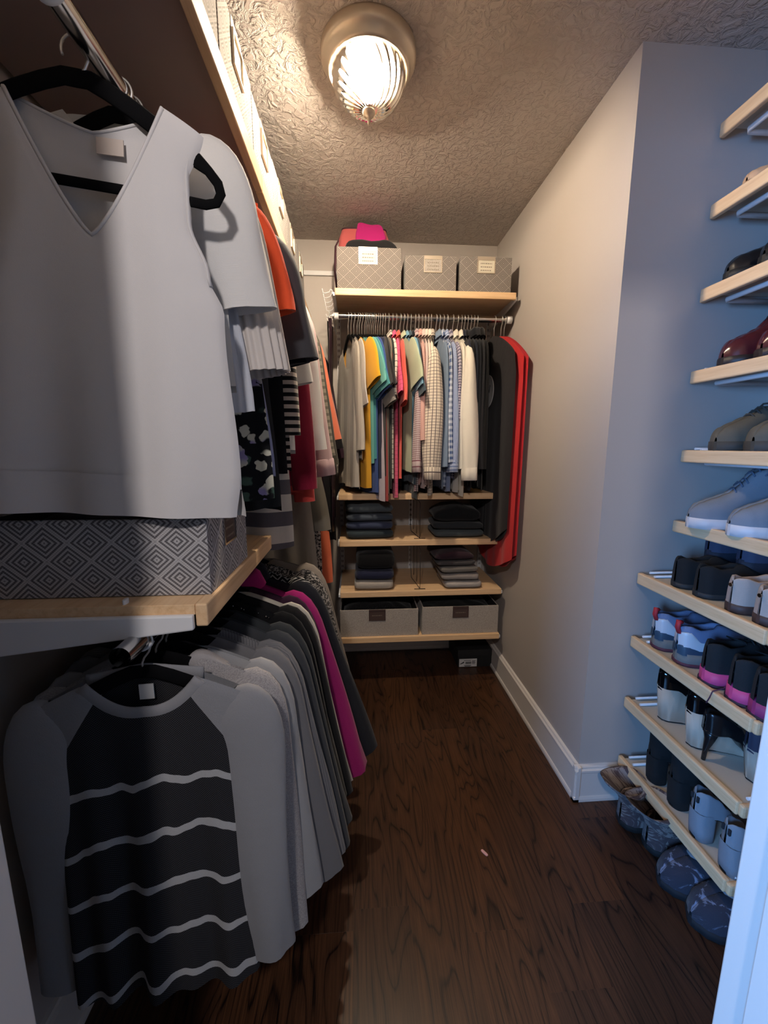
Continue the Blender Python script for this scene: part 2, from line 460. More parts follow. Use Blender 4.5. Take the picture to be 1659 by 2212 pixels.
# ------------------------------------------------------------------ open boxes with label holders
def open_box(label, cx, cy, z0, wx, wy, h, mat, face, group, name='storage_box', wlab=.075, hlab=.065, card='card', holder='nickel', lx_=0, top_off=.012, rz=0, metal_edge=.003, lines=3):
    t = thing(name, label, 'storage box', (cx, cy, z0), rz, group)
    m = MB(); a, b, th = wx/2, wy/2, .007
    def ring(ax, by, z): return [(-ax,-by,z),(ax,-by,z),(ax,by,z),(-ax,by,z)]
    m.v = ring(a,b,0)+ring(a,b,h)+ring(a-th,b-th,h)+ring(a-th,b-th,.008)
    for i in range(4):
        j = (i+1) % 4
        L = wx if i % 2 == 0 else wy; o = (0, wx, wx+wy, 2*wx+wy)[i]
        m.face((i,j,4+j,4+i), [(o,0),(o+L,0),(o+L,h),(o,h)], 0, False)
        m.face((4+i,4+j,8+j,8+i), [(o,h),(o+L,h),(o+L,h+th),(o,h+th)], 0, False)
        m.face((8+i,8+j,12+j,12+i), None, 1, False)
    m.face((12,13,14,15), None, 1, False); m.face((3,2,1,0), None, 1, False)
    m.build('box_body', [mat, M['bin_inside']], t, bevel=.0015)
    # holder
    zt = h - top_off; zb = zt - hlab; W = wlab/2
    fr = MB(); e = .004
    def put(m_, u0, u1, w0, w1, d0, d1):
        if face == 'y-': m_.box(u0+lx_, u1+lx_, -b-d1, -b-d0, w0, w1)
        else: m_.box(a+d0, a+d1, u0+lx_, u1+lx_, w0, w1)
    put(fr, -W, W, zt-e, zt, 0, metal_edge); put(fr, -W, W, zb, zb+e, 0, metal_edge)
    put(fr, -W, -W+e, zb+e, zt-e, 0, metal_edge); put(fr, W-e, W, zb+e, zt-e, 0, metal_edge)
    put(fr, -W, W, zt, h+.001, .0, .0015)
    ho = fr.build('label_holder', M[holder], t)
    cd = MB(); put(cd, -W+e, W-e, zb+e, zt-e, .0003, .0012); cd.build('label_card', M[card], ho)
    tx = MB(); rnd = random.Random(hash(label) & 255 if False else len(label))
    for q in range(lines):
        zz = lerp(zt-.018, zb+.014, q/max(1, lines-1)) if lines > 1 else (zt+zb)/2
        u = -W*.62
        while u < W*.6:
            l_ = rnd.uniform(.004, .009); put(tx, u, min(u+l_, W*.62), zz-.002, zz+.002, .0012, .0015); u += l_ + .003
    tx.build('lettering', M['ink'], ho)
    return t

# ------------------------------------------------------------------ back shelving unit
SX0, SX1, SY0 = -0.089, 0.783, 2.04
zs = [2.048, 1.076, .832, .553, .293]
where = ['topmost birch fronted shelf on the back wall, carrying three grey boxes',
         'birch fronted back wall shelf directly under the hanging shirts',
         'birch fronted back wall shelf carrying the folded jeans',
         'birch fronted back wall shelf carrying the folded sweaters',
         'lowest birch fronted shelf on the back wall, carrying two grey bins']
for k_, z in enumerate(zs):
    s = board('wall_shelf', where[k_], SX0, SX1, SY0, YB-.018, z, 'y-', 'birch_x', .032, 'shelves on the back wall')
    cx = (SX0+SX1)/2; cy = (SY0+YB-.018)/2
    for bx in (SX0-.004, SX1+.004) if k_ else (SX0-.004, SX1+.004):
        br = bracket_mesh(YB-.02-SY0-.01, .05 if k_ else .06, .016).build('bracket', M['white_metal'], s, (bx-cx, YB-.018-cy, .016), bevel=.002)
for x in (SX0+.0, .337, SX1):
    standard('wall_upright', {0:'white slotted upright at left end of the back shelves',1:'white slotted upright behind the middle of the back shelves',2:'white slotted upright at right end of the back shelves'}[0 if x < 0 else 1 if x < .5 else 2], x, YB-.0005, .25, 2.26, 'y-', 'back wall uprights')
tk = thing('hang_track', 'white horizontal hanging track high on the back wall', 'shelf track', (0, YB, 2.255))
MB().box(XW+.02, .80, -.012, 0, 0, .024).build('rail', M['white_metal'], tk, bevel=.002)
rod('closet_rod', 'chrome rod under the top back shelf holding shirts', 'x', (SX0-.008, 2.15, 1.955), SX1-SX0+.025)
# boxes on the top back shelf
BZ = zs[0]
open_box('tall grey patterned box at left on top back shelf, under the pink bag', .0735, 2.135, BZ, .303, .15, .186, M['jacquard_warm'], 'y-', 'boxes on the top back shelf', lx_=-.005, wlab=.088, hlab=.062)
open_box('grey patterned box in the middle of the top back shelf', .3675, 2.19, BZ, .246, .26, .158, M['jacquard_warm'], 'y-', 'boxes on the top back shelf', lx_=.01, wlab=.088, hlab=.062, card='linen')
open_box('grey patterned box at right end of top back shelf', .635, 2.19, BZ, .252, .26, .161, M['jacquard_warm'], 'y-', 'boxes on the top back shelf', lx_=.0, wlab=.088, hlab=.062)
# bins on the lowest shelf
M['metal_brown'] = plain('brown leather holder', srgb(66,50,48), .4)
BZ = zs[4]
open_box('grey linen bin at left on the lowest back shelf, glittery cloth inside', .119, 2.215, BZ, .424, .32, .152, M['linen'], 'y-', 'bins on the lowest back shelf', name='fabric_bin', wlab=.09, hlab=.058, card='brown_card', holder='metal_brown', lines=1, lx_=-.012, top_off=.004)
open_box('grey linen bin at right on the lowest back shelf, dark cloth inside', .565, 2.215, BZ, .424, .32, .158, M['linen'], 'y-', 'bins on the lowest back shelf', name='fabric_bin', wlab=.088, hlab=.058, card='brown_card', holder='metal_brown', lines=1, lx_=.0, top_off=.006)

# lumps of cloth and folded stacks
def superslab(w_, d_, h, seed=0, amp=.004, e=.22, nu=44, nv=12, pinch=.0, tilt=0.0, sag=0.0):
    rnd = random.Random(seed); ph = [rnd.uniform(0, 6.28) for _ in range(8)]
    def sg(c, p): return math.copysign(abs(c)**p, c)
    rows = []
    for j in range(nv+1):
        b = -PI/2 + PI*j/nv; row = []
        for i in range(nu):
            a = 2*PI*i/nu
            cb = abs(math.cos(b))**.45
            x = w_/2*sg(math.cos(a), e)*cb; y = d_/2*sg(math.sin(a), e)*cb
            z = h/2 + h/2*sg(math.sin(b), .75)
            if pinch: f = 1 - pinch*math.exp(-((z/h-.5)/.13)**2); x *= lerp(1, f, .4); y *= f
            n_ = amp*(math.sin(x*38+ph[0]+z*20)*.6 + math.sin(y*31+ph[1])*.5 + math.sin((x+y)*67+ph[2])*.35)
            if z > h*.25: z += n_ * (z/h) + tilt*x + sag*(abs(x)/w_*2)**2*(z/h)
            x += n_*.5*math.sin(z*90+ph[3]); y += n_*.6
            row.append((x, y, z))
        rows.append(row)
    m = MB(); m.grid(rows, True, lambda j, i: (i*.03, j*.02)); return m
FM = {}
def fold(label, cat, cx, cy, z, w_, d_, h, mat, group, name='folded_jeans', seed=0, layers=1, **kw):
    t = thing(name, label, cat, (cx, cy, z), R(random.Random(seed).uniform(-3,3)), group)
    for q in range(layers):
        superslab(w_*(1-.015*q), d_, h/layers*1.02, seed+q, **kw).build('folded_layer', mat, t, (0, .004*q, q*h/layers*.985))
    return t
dn = [fabric('charcoal denim', srgb(80,88,94), mel=.35), fabric('washed dark denim', srgb(66,74,86), mel=.35), fabric('indigo denim', srgb(58,66,92), mel=.35), fabric('blue black denim', srgb(50,60,66), mel=.3)]
zj = zs[2]
hs = [.048, .046, .044, .052]
lab = ['dark folded jeans at the bottom of the left jeans stack', 'indigo folded jeans second from bottom of the left stack', 'dark washed jeans second from top of the left stack', 'charcoal folded jeans lying rumpled on top of the left stack']
z = zj
for q in range(4):
    fold(lab[q], 'jeans', .068+.004*(q % 2)-.006*(q==3), 2.18, z, .25, .24, hs[q], [dn[3], dn[2], dn[1], dn[0]][q], 'folded jeans on the back shelf', seed=20+q, amp=.003+.003*(q==3)); z += hs[q] - .001
z = zj
hs = [.044, .042, .088]
lab = ['washed black folded jeans at the bottom of the right stack', 'black folded jeans in the middle of the right stack', 'black jeans heaped loosely on top of the right stack']
bk = [fabric('washed black denim', srgb(74,82,86), mel=.3), fabric('black denim', srgb(46,50,54), mel=.3), fabric('jet black denim', srgb(22,24,26), mel=.2)]
for q in range(3):
    fold(lab[q], 'jeans', .548-.008*(q == 2), 2.18, z, .275-.02*(q==2), .24, hs[q], bk[q], 'folded jeans on the back shelf', seed=30+q, amp=.003+.006*(q==2), sag=-.02*(q==2)); z += hs[q] - .001
zj = zs[3]; z = zj
sw = [('light grey folded sweater under the navy one', srgb(176,168,160), .055), ('navy folded sweater between light grey and black ones', srgb(34,38,62), .058), ('black folded sweater on top of the navy one', srgb(14,14,17), .098)]
for q, (l_, c_, h_) in enumerate(sw):
    fold(l_, 'sweater', .092+.004*q, 2.17, z, .215-.004*q, .25, h_, fabric('knit %d' % q, c_, mel=.2, bump=.5), 'folded sweaters on the back shelf', 'folded_sweater', 40+q, amp=.004, pinch=.03); z += h_ - .001
z = zj
sw = [('pale grey folded sweater at the bottom of the right stack', srgb(178,172,168), .046), ('mid grey folded sweater second from bottom of right stack', srgb(138,132,131), .042), ('heather grey folded sweater in the middle of right stack', srgb(120,116,112), .042), ('charcoal folded sweater under the plum one', srgb(70,68,70), .030), ('dark plum folded sweater on top of the grey stack', srgb(52,34,44), .060)]
for q, (l_, c_, h_) in enumerate(sw):
    fold(l_, 'sweater', .575-.014*q, 2.17, z, .21+.006*(q > 2), .26, h_, fabric('grey knit %d' % q, c_, mel=.22, bump=.5), 'folded sweaters on the back shelf', 'folded_sweater', 50+q, amp=.004, pinch=.03, sag=-.02*(q == 4)); z += h_ - .001
# contents of the bins
def lump(label, cat, name, cx, cy, z, w_, d_, h, mat, seed, group=None, amp=.01):
    t = thing(name, label, cat, (cx, cy, z), 0, group)
    superslab(w_, d_, h, seed, amp, .35, 64, 16).build('cloth', mat, t); return t
lump('glittery black knit filling the left linen bin', 'clothing', 'knitwear', .119, 2.215, zs[4]+.009, .392, .29, .142, fabric('glitter knit', srgb(24,24,26), 'tweed', srgb(150,148,146), p=420, w=.66, mel=.2), 61)
lump('dark green black cloth filling the right linen bin', 'clothing', 'knitwear', .565, 2.215, zs[4]+.009, .392, .29, .145, fabric('dark cloth', srgb(24,28,28)), 62)
# wire dividers
def divider(label, x, z, hgt):
    t = thing('wire_divider', label, 'shelf divider', (x, 2.06, z), 0, 'wire dividers on the back shelves')
    r = .0016
    MB().tube([(0,0,.001),(0,.0,hgt),(.0,.03,hgt+.005),(-.0,.36,hgt+.005),(0,.37,.001)], r, 6).build('hoop', M['dark_wire'], t)
    MB().tube([(-.03,.002,.002),(.03,.002,.002)], r, 6).build('foot', M['dark_wire'], t)
    MB().tube([(0,.01,.004),(-.02,.19,.004),(0,.365,.004)], r, 6).build('base_wire', M['dark_wire'], t)
    for q in (.12, .24): MB().tube([(0,q,.003),(0,q,hgt+.004)], r*.8, 6).build('rung', M['dark_wire'], t)
divider('thin dark wire divider on the jeans shelf', .333, zs[2], .19)
divider('thin dark wire divider on the sweater shelf', .338, zs[3], .22)
# shoe box on floor
sb = thing('shoe_box', 'black shoe box on the floor under the back shelves', 'shoe box', (.705, 2.36, 0))
MB().box(-.105, .105, -.155, .09, 0, .082).build('box_body', plain('black cardboard', srgb(24,25,27), .6), sb, bevel=.001)
MB().box(-.108, .108, -.158, .093, .072, .112).build('lid', plain('black cardboard lid', srgb(30,31,33), .55), sb, bevel=.001)
lb = MB().box(-.098, .010, -.1575, -.1555, .004, .054).build('paper_label', M['paper'], sb)
tx = MB()
for q in range(14): tx.box(-.060+q*.0026, -.060+q*.0026+(.0018 if q % 3 else .001), -.1585, -.1575, .022, .036)
tx.box(-.070, -.028, -.1585, -.1575, .043, .0455); tx.box(-.068, -.024, -.1585, -.1575, .011, .014); tx.box(-.064, -.03, -.1585, -.1575, .006, .0085)
for q in range(4): tx.box(-.020, -.002+.004*(q % 2), -.1585, -.1575, .022+q*.006, .0245+q*.006)
for q in range(9): tx.box(-.092+q*.0026, -.0894+q*.0026, -.1585, -.1575, .021+q*.001, .0245+q*.0016)
tx.build('printing', M['blackink'], lb)
# tote bag and clothes on top of the tall box
tb = thing('tote_bag', 'open coral pink bag with dark trim behind the tall grey box', 'bag', (.055, 2.272, zs[0]))
mm = MB(); rows = []
for (z_, hx, hy) in ((0,.125,.048),(.05,.132,.052),(.2,.134,.052),(.30,.128,.050),(.345,.112,.046)):
    rows.append([(hx*math.copysign(abs(math.cos(a))**.4, math.cos(a)), hy*math.copysign(abs(math.sin(a))**.4, math.sin(a)), z_) for a in [2*PI*i/40 for i in range(40)]])
mm.grid(rows, True); mm.cap(range(0,40), 0, True)
mm.build('bag_body', fabric('coral pink canvas', srgb(186,92,92), mel=.2), tb)
MB().tube([(.112*math.copysign(abs(math.cos(a))**.4, math.cos(a)), .046*math.copysign(abs(math.sin(a))**.4, math.sin(a)), .345) for a in [2*PI*i/40 for i in range(40)]], .004, 6, True).build('rim_trim', plain('dark maroon piping', srgb(62,30,40), .6), tb)
MB().tube([(-.112,.0,.34),(-.145,-.02,.27),(-.150,-.03,.15),(-.140,-.03,.05)], .009, 8, rad2=.004).build('strap', plain('maroon strap', srgb(70,36,48), .7), tb)
lump('black clothing bundled on top of the tall box beside the pink bag', 'clothing', 'folded_clothing', .085, 2.135, zs[0]+.1, .26, .125, .135, fabric('black bundle', srgb(26,25,27), mel=.3), 71, None, .008)
t_ = lump('magenta bundled scarf inside the coral bag', 'scarf', 'scarf', .085, 2.208, zs[0]+.19, .15, .05, .165, fabric('magenta scarf', srgb(176,36,110), mel=.2), 72, None, .012)

# ------------------------------------------------------------------ left shelving unit
LX1 = -0.24; UZ = 2.034; LZ = 1.066; RX = -0.368
seg = [(.62, 1.219), (1.222, 1.888), (1.891, YB-.02)]
for k_, (a, b) in enumerate(seg):
    board('wall_shelf', ['birch edged upper left shelf section nearest the doorway', 'birch edged upper left shelf section in the middle', 'birch edged upper left shelf section nearest the back wall'][k_], XW+.016, LX1, a, b, UZ, 'x+', 'birch_y', .048, 'upper left shelf sections', under='shaded_board')
LXL = -.25; LZ = 1.060
ls = board('wall_shelf', 'birch edged lower left shelf holding a wide grey box', XW+.016, LXL, .655, 1.22, LZ, 'x+', 'birch_y', .040)
cx, cy = (XW+.016+LXL)/2, (.655+1.22)/2
for yy in (.649, 1.226):
    m = bracket_mesh(LXL-XW-.034, .070, .026, .011)
    m.build('bracket', M['white_metal'], ls, (XW+.014-cx, yy-cy, .024), .003, 0, (0, 0, R(90)))
hk = MB(); hk.tube([(0,0,0),(0,0,-.035)], .008, 8, rad2=.003, bn=(0,1,0))
for yy in (.668, 1.21): MB().tube([(-.022,0,.012),(-.022,0,-.02),(-.022,0,-.058)] + [(-.004+.0185*math.cos(a), 0, -.060+.0185*math.sin(a)) for a in [R(190)+R(150)*i/10 for i in range(11)]], .0035, 8, rad2=.008, bn=(0,1,0)).build('rod_hook', M['white_metal'], ls, (RX+.004-cx, yy-cy, .995+.060-LZ+.040), .001)
rod('closet_rod', 'chrome rod under the lower left shelf', 'y', (RX, .606, .995), .80, .0165, False)
rod('closet_rod', 'long chrome rod under the upper left shelves', 'y', (RX, .60, 1.875), YB-.64)
for k_, z in enumerate((1.9,)):
    br = thing('rod_bracket', 'white bracket holding the upper left rod near the doorway', 'bracket', (RX, .615, 1.875))
    MB().box(-.008, .008, -.004, .004, 0, .115).build('hanger_arm', M['white_metal'], br, bevel=.002)
    MB().tube([(.0175*math.cos(a), 0, .0175*math.sin(a)) for a in [R(160)+R(220)*i/12 for i in range(13)]], .004, 8, rad2=.007, bn=(0,1,0)).build('cradle', M['white_metal'], br)
# row of boxes on the upper left shelf
ys = [(.685,.95),(.957,1.225),(1.23,1.492),(1.497,1.765),(1.772,2.03),(2.036,2.30)]
nm = ['first', 'second', 'third', 'fourth', 'fifth', 'sixth']
for k_, (a, b) in enumerate(ys):
    open_box('grey patterned box on the upper left shelf, %s from the doorway' % nm[k_], LX1-.02-.18, (a+b)/2, UZ, .36, b-a, .195+.008*(k_ % 2), M['jacquard_warm'], 'x+', 'boxes on the upper left shelf', wlab=.078, hlab=.068, top_off=.022, metal_edge=.006)
# wide box on the lower left shelf
open_box('wide grey diamond patterned box on the lower left shelf', -.4445, .820, LZ, .375, .245, .136, M['jacquard'], 'x+', None, wlab=.075, hlab=.065, top_off=.004, card='brown_card', holder='chrome')
lump('black clothing lying inside the wide diamond patterned box', 'clothing', 'folded_clothing', -.4445, .820, LZ+.009, .345, .215, .118, fabric('black jersey', srgb(20,20,22)), 75)
# side hooks and belts at the left end of the back unit
hr = thing('hook_rack', 'white wire hook rack on the left end of the back shelves', 'hook rack', (SX0-.016, 2.1, 1.93))
MB().box(-.0, .008, -.03, .30, .0, .012).build('rail', M['white_metal'], hr, bevel=.002)
MB().box(-.0, .008, -.03, .30, .10, .112).build('rail', M['white_metal'], hr, bevel=.002)
for q in range(5):
    y_ = -.02+q*.065
    MB().tube([(.004,y_,.118),(-.006,y_,.124),(-.012,y_,.112),(-.03,y_,.106),(-.042,y_,.108),(-.045,y_,.126)], .002, 6).build('hook', M['white_metal'], hr)
    MB().tube([(.004,y_,.01),(-.012,y_,.004),(-.024,y_,.0),(-.03,y_,.012)], .002, 6).build('hook', M['white_metal'], hr)
def belt(label, x, y, z, L, wd, mat, seed):
    t = thing('belt', label, 'belt', (x, y, z), 0, 'belts on the side hooks')
    rnd = random.Random(seed); a0 = rnd.uniform(0, 6)
    MB().tube([(.003*math.sin(a0+q*.7), .004*math.sin(a0+q*.5), -L*q/14) for q in range(15)], .0022, 8, rad2=wd/2, bn=(0.5,1,0)).build('strap', mat, t)
    MB().tube([(.0,-.014,-.004),(.0,.014,-.004),(.0,.016,.022),(.0,-.016,.022)], .0025, 6, True).build('buckle', M['wire'], t)
belt('dark plum leather belt hanging nearest the room on the side hooks', -.118, 2.075, 1.925, 1.05, .034, plain('plum leather', srgb(44,28,36), .4), 1)
belt('black leather belt hanging second on the side hooks', -.124, 2.14, 1.925, .96, .036, plain('black leather', srgb(20,19,21), .35), 2)
belt('dark brown leather belt hanging third on the side hooks', -.120, 2.205, 1.925, 1.0, .036, plain('brown leather', srgb(46,32,28), .4), 3)

# ------------------------------------------------------------------ hangers
def hanger_meshes(off, wide=.212, dz=1.0):
    k = wide/.212
    arch = [(0,.004),(.018,.004),(.045,-.006),(.08,-.022),(.125,-.046),(.165,-.068),(.192,-.085),(.207,-.1),(.212,-.114),(.206,-.127),(.19,-.132),(.16,-.131)]
    pts = [(-u*k, z) for u, z in reversed(arch)][:-1] + [(u*k, z) for u, z in arch]
    pts = [(u, z*dz if z < 0 else z) for u, z in pts]
    rad = [.0125 if abs(u) < .17*k and z > -.1*dz else .0075 for u, z in pts]
    m = MB(); m.tube([(u, 0, z-off) for u, z in pts], rad, 10, True, [.003]*len(pts), (0,1,0))
    h = MB()
    path = [(0,0,-off),(0,0,-.042),(.004,0,-.033),(.012,0,-.023)] + [(.0195*math.cos(a), 0, -.0015+.0195*math.sin(a)) for a in [R(-38)+R(245)*i/16 for i in range(17)]]
    h.tube(path, .0019, 6)
    return m, h
def make_hanger(label, group, loc, rz, off, wide=.212, dz=1.0):
    t = thing('clothes_hanger', label, 'hanger', loc, rz, group)
    m, h = hanger_meshes(off, wide, dz)
    m.build('hanger_arms', M['velvet'], t); h.build('hook', M['wire'], t)
    return t
HG = {}
def carry(label): return 'black velvet hanger carrying the ' + ' '.join(label.split()[:11])
def hang(label, group, loc, rz, off, W=.19):
    wide = round(min(.212, W + .008), 2); key = (group, wide)
    if key in HG: return dup(HG[key], loc, rz, label, group)
    HG[key] = make_hanger(label, group, loc, rz, off, wide, 1.27 if 'back' in group else 1.0); return HG[key]

# ------------------------------------------------------------------ garments
DEF = dict(W=.19, drop=.085, L=.6, hw=[(0,.19),(.14,.165),(.22,.18),(1.4,.2)], b0=.006, b1=.014, nw=.078, nf=.06, nb=.014, npow=2.0,
           fold=.008, kf=2.3, hemc=0.0, nu=30, nt=20, closed=False, sleeve=None, collar=None, band=None, seed=0, flat=0.0, hemvar=.006)
def ztop(S, u, which):
    a = abs(u)
    z = -S['drop']*(a/.2)**1.4 + S.get('lift', .021)
    if not S['closed'] and a < S['nw']:
        d = S['nf'] if which < 0 else S['nb']
        z -= d*(1-(a/S['nw'])**S['npow'])
    return z
def body_mesh(S, which_list=(-1, 1), t0=0.0, t1=1.0, grow=0.0):
    rnd = random.Random(S['seed']); p1, p2, p3 = [rnd.uniform(0, 6.28) for _ in range(3)]
    nu, nt = S['nu'], S['nt']; m = MB()
    svals = []
    for i in range(nu+1):
        q = -1 + 2*i/nu; svals.append(math.copysign(abs(q)**.85, q))
    for wch in which_list:
        P = []; U = []
        for j in range(nt+1):
            t = lerp(t0, t1, (j/nt)**(1.5 if t0 == 0 else 1)); row = []; ur = []
            for i, q in enumerate(svals):
                zt = ztop(S, q*S['W'], wch); ze = -S['L'] + S['hemc']*q*q + S['hemvar']*math.sin(q*5+p3)*wch
                z = lerp(zt, ze, t)
                h_ = interp(S['hw'], -z - .0) if t > 0 else S['W']
                h_ = lerp(S['W'], h_, min(1, t*9))
                x = q*h_
                b = lerp(S['b0'], S['b1'], t**.7)*max(0.0, 1-abs(q)**5)**.5
                inneck = abs(q*S['W']) < S['nw'] and not S['closed']
                if t < .025: b *= lerp(.75 if inneck else S.get('topf', .8), 1, t/.025)
                fo = S['fold']*(t**.8)*(math.sin(S['kf']*PI*q + p1 + t*.9)*.65 + math.sin(S['kf']*1.73*PI*q + p2)*.35)
                side = 1 + .35*math.sin(S['kf']*2.1*PI*q + p2 + wch)*t
                y = wch*(b*side + grow) + fo
                row.append((x, y, z)); ur.append((q*h_ + (0 if wch < 0 else .7), z))
            P.append(row); U.append(ur)
        m.grid(P, False, lambda j, i, U=U: U[j][i], 0, wch < 0)
    return m
def sleeve_mesh(S, side, D):
    rnd = random.Random(S['seed']*7+side+3); p1, p2 = rnd.uniform(0,6.28), rnd.uniform(0,6.28)
    bul = D.get('bulge', 0.0)
    if side < 0 and D.get('tuck'): D = dict(D); D['ang'] = -6; D['len'] *= .8; D['w0'] = .045; D['w1'] = .04
    n = D.get('n', 18); nl = D.get('nl', 18); L = D['len']; a0 = R(D.get('ang', 12)); w0 = D.get('w0', .062); w1 = D.get('w1', .045); b0 = D.get('b0', .009); b1 = D.get('b1', .012)
    cnt, amp = D.get('pleat', (0, 0)); bend = D.get('bend', 0.0); wob = D.get('wob', .006)
    P0 = Vector((S['W']-.062, 0, ztop(S, S['W']-.062, 1)-.029)); rows = []; U = []; pos = P0.copy()
    for j in range(nl+1):
        t = j/nl
        ang = a0 + bend*t + R(44)*max(0.0, 1-t*L/.13)**1.3
        d = Vector((math.sin(ang), 0, -math.cos(ang))); q = Vector((math.cos(ang), 0, math.sin(ang)))
        tj = (j/nl)**1.35; t = tj
        ang = a0 + bend*t + R(44)*max(0.0, 1-t*L/.13)**1.3
        d = Vector((math.sin(ang), 0, -math.cos(ang))); q = Vector((math.cos(ang), 0, math.sin(ang)))
        if j: pos = pos + d*(L*(tj-((j-1)/nl)**1.35))
        w_ = lerp(w0, w1, t**D.get('wp', 1.0)); b_ = lerp(b0, b1, t**.6)*(1 + bul*math.sin(PI*min(1, t*1.02)**.9))
        tc = .055/L; cap = min(1.0, t/tc)
        cap = math.sqrt(max(0.02, 1-(1-cap)**2))
        w_ *= lerp(.35, 1, cap); b_ *= lerp(.3, 1, cap)
        off = wob*math.sin(5*t+p1)*t
        row = []; ur = []
        for i in range(n):
            th = 2*PI*i/n
            rr = 1 + (amp*math.cos(cnt*th)*min(1, t*2.5) if cnt else .10*t*math.sin(3*th+p2+4*t) + .05*t*math.sin(5*th+p1-6*t))
            c = pos + q*(w_*rr*math.cos(th)) + Vector((0, b_*rr*math.sin(th)+off, 0))
            row.append((side*c.x, c.y, c.z))
        rows.append(row)
        for i in range(n+1): ur.append((w_*1.0*2*abs((i/n+.25) % 1 - .5)*2 + (0 if i < n/2 else .3), -t*L))
        U.append(ur)
    m = MB(); m.grid(rows, True, lambda j, i: U[j][i], 0, side > 0)
    # turned-in cuff
    last = rows[-1]; c = Vector((sum(p[0] for p in last)/n, sum(p[1] for p in last)/n, sum(p[2] for p in last)/n))
    inner = [tuple(c + (Vector(p)-c)*.86 + Vector((0,0,.0))) for p in last]; deep = [tuple(c + (Vector(p)-c)*.8 + (Vector(rows[-3][0])-Vector(rows[-1][0]))*.9) for p in last]
    m.grid([last, inner, deep], True, None, 0, side > 0)
    return m, rows
def collar_mesh(S, hgt=.042, wide=.068, thick=.02):
    rows = []; n = 28
    for (k, z, g) in ((0,-.012,1.05),(1,.018,.98),(2,hgt-.006,.90),(3,hgt,.93),(4,hgt-.010,1.10),(5,.006,1.28)):
        row = []
        for i in range(n):
            a = 2*PI*i/n
            front = max(0, -math.sin(a))
            row.append((wide*g*math.cos(a), thick*g*math.sin(a) - .006*front, z - .024*front - .006))
        rows.append(row)
    m = MB(); m.grid(rows, True, lambda j, i: (i*.016, j*.012)); return m
def ribband(S, wd=.014, r=.0022):
    """neckband that follows the front and the back neckline"""
    m = MB()
    for wch in (-1, 1):
        pts = []
        for i in range(25):
            u = lerp(-S['nw'], S['nw'], i/24); z = ztop(S, u*.998, wch) - .002
            pts.append((u, wch*(S['b0']*.75+.001), z))
        m.tube(pts, wd/2, 8, False, r, (0,1,0))
    return m
def garment(name, label, cat, group, loc, rz, mat, sl_mat=None, col_mat=None, **kw):
    S = dict(DEF); S.update(kw)
    t = thing(name, label, cat, loc, rz, group)
    body_mesh(S).build('body', mat, t)
    if S['sleeve']:
        for s in (1, -1):
            m, rows = sleeve_mesh(S, s, S['sleeve']); so = m.build('sleeve', sl_mat or mat, t)
            if S['sleeve'].get('cuff'):
                last = [Vector(p) for p in rows[-1]]; n = len(last); c = sum(last, Vector())/n; up = (sum((Vector(p) for p in rows[-3]), Vector())/n - c).normalized()
                cr = [[tuple(c+(p-c)*g+up*h) for p in last] for g, h in ((1.0,.055),(1.05,.052),(1.04,-.004),(.96,-.006))]
                q = MB(); q.grid(cr, True, lambda j, i: (i*.01, j*.02), 0, s > 0); q.build('cuff', col_mat or mat, so)
    if S['collar'] == 'shirt': collar_mesh(S).build('collar', col_mat or mat, t)
    elif S['collar'] == 'polo': collar_mesh(S, .034, .066, .016).build('collar', col_mat or mat, t)
    elif S['collar'] == 'coat': collar_mesh(S, .05, .085, .03).build('collar', col_mat or mat, t)
    elif S['collar'] == 'rib': ribband(S).build('neckband', col_mat or mat, t)
    return t, S
F = fabric
short = dict(len=.2, ang=24, w0=.07, w1=.072, b0=.008, b1=.012)
lng = dict(len=.56, ang=9, w0=.066, w1=.042, b0=.010, b1=.016)

# ---------------------------------------------- upper left rod
UA = 1.835; OFF_U = 1.875 - UA
def upper(y, rz=0.0, **k):
    return (RX, y, UA), R(rz)
LU = 'hanging clothes on the upper left rod'
hu = 'hangers on the upper left rod'
# 1 blouse
bm = F('white crepe', srgb(205,202,202), mel=.03, bump=.12)
loc, rz = upper(.70)
make_hanger('black velvet hanger holding the white V neck blouse at the front', None, (RX-.022, .70, 1.875), R(2), OFF_U, .205).rotation_euler = (0, R(6), R(2))
bl, S = garment('v_neck_blouse', 'white sleeveless V neck blouse hanging at the front of the upper left rod', 'blouse', LU, (RX-.012, .70, UA-.010), R(2), bm,
    W=.160, drop=.085, L=.570, hw=[(0,.160),(.10,.136),(.16,.138),(.235,.165),(.29,.188),(.57,.213)], b0=.010, b1=.022, nw=.106, nf=.215, nb=.070, npow=1.3, fold=.012, kf=1.5, nu=64, nt=48, seed=3, hemvar=.0)
def edge_tube(S, m, pts, r): m.tube(pts, r, 6); return m
e = MB()
e.tube([(u, -S['b0']*.75-.0012, ztop(S, u, -1)) for u in [lerp(-.1055, .1055, i/40) for i in range(41)]], .003, 6)
e.tube([(u, S['b0']*.75+.001, ztop(S, u, 1)) for u in [lerp(-.1055, .1055, i/20) for i in range(21)]], .0025, 6)
e.build('neck_binding', bm, bl)
for s in (-1, 1):
    pts = []
    for i in range(20):
        z = lerp(-.058, -.25, i/19); pts.append((s*(interp(S['hw'], -z)-.001), 0, z))
    MB().tube(pts, .003, 6, rad2=.007, bn=(0,1,0)).build('armhole_binding', bm, bl)
S2 = dict(S); S2['L'] = .618; S2['closed'] = True; S2['drop'] = 0.0
for wch in (-1, 1):
    S3 = dict(S2); S3['nu'] = 48; S3['nt'] = 6
    S3['hw'] = [(0,.178),(.27,.178),(.56,.212),(.62,.206 if wch < 0 else .220)]
    body_mesh(S3, (wch,), .895, 1.0, .0035).build('hem_band', bm, bl)
bl.rotation_euler = (0, R(3), R(2))
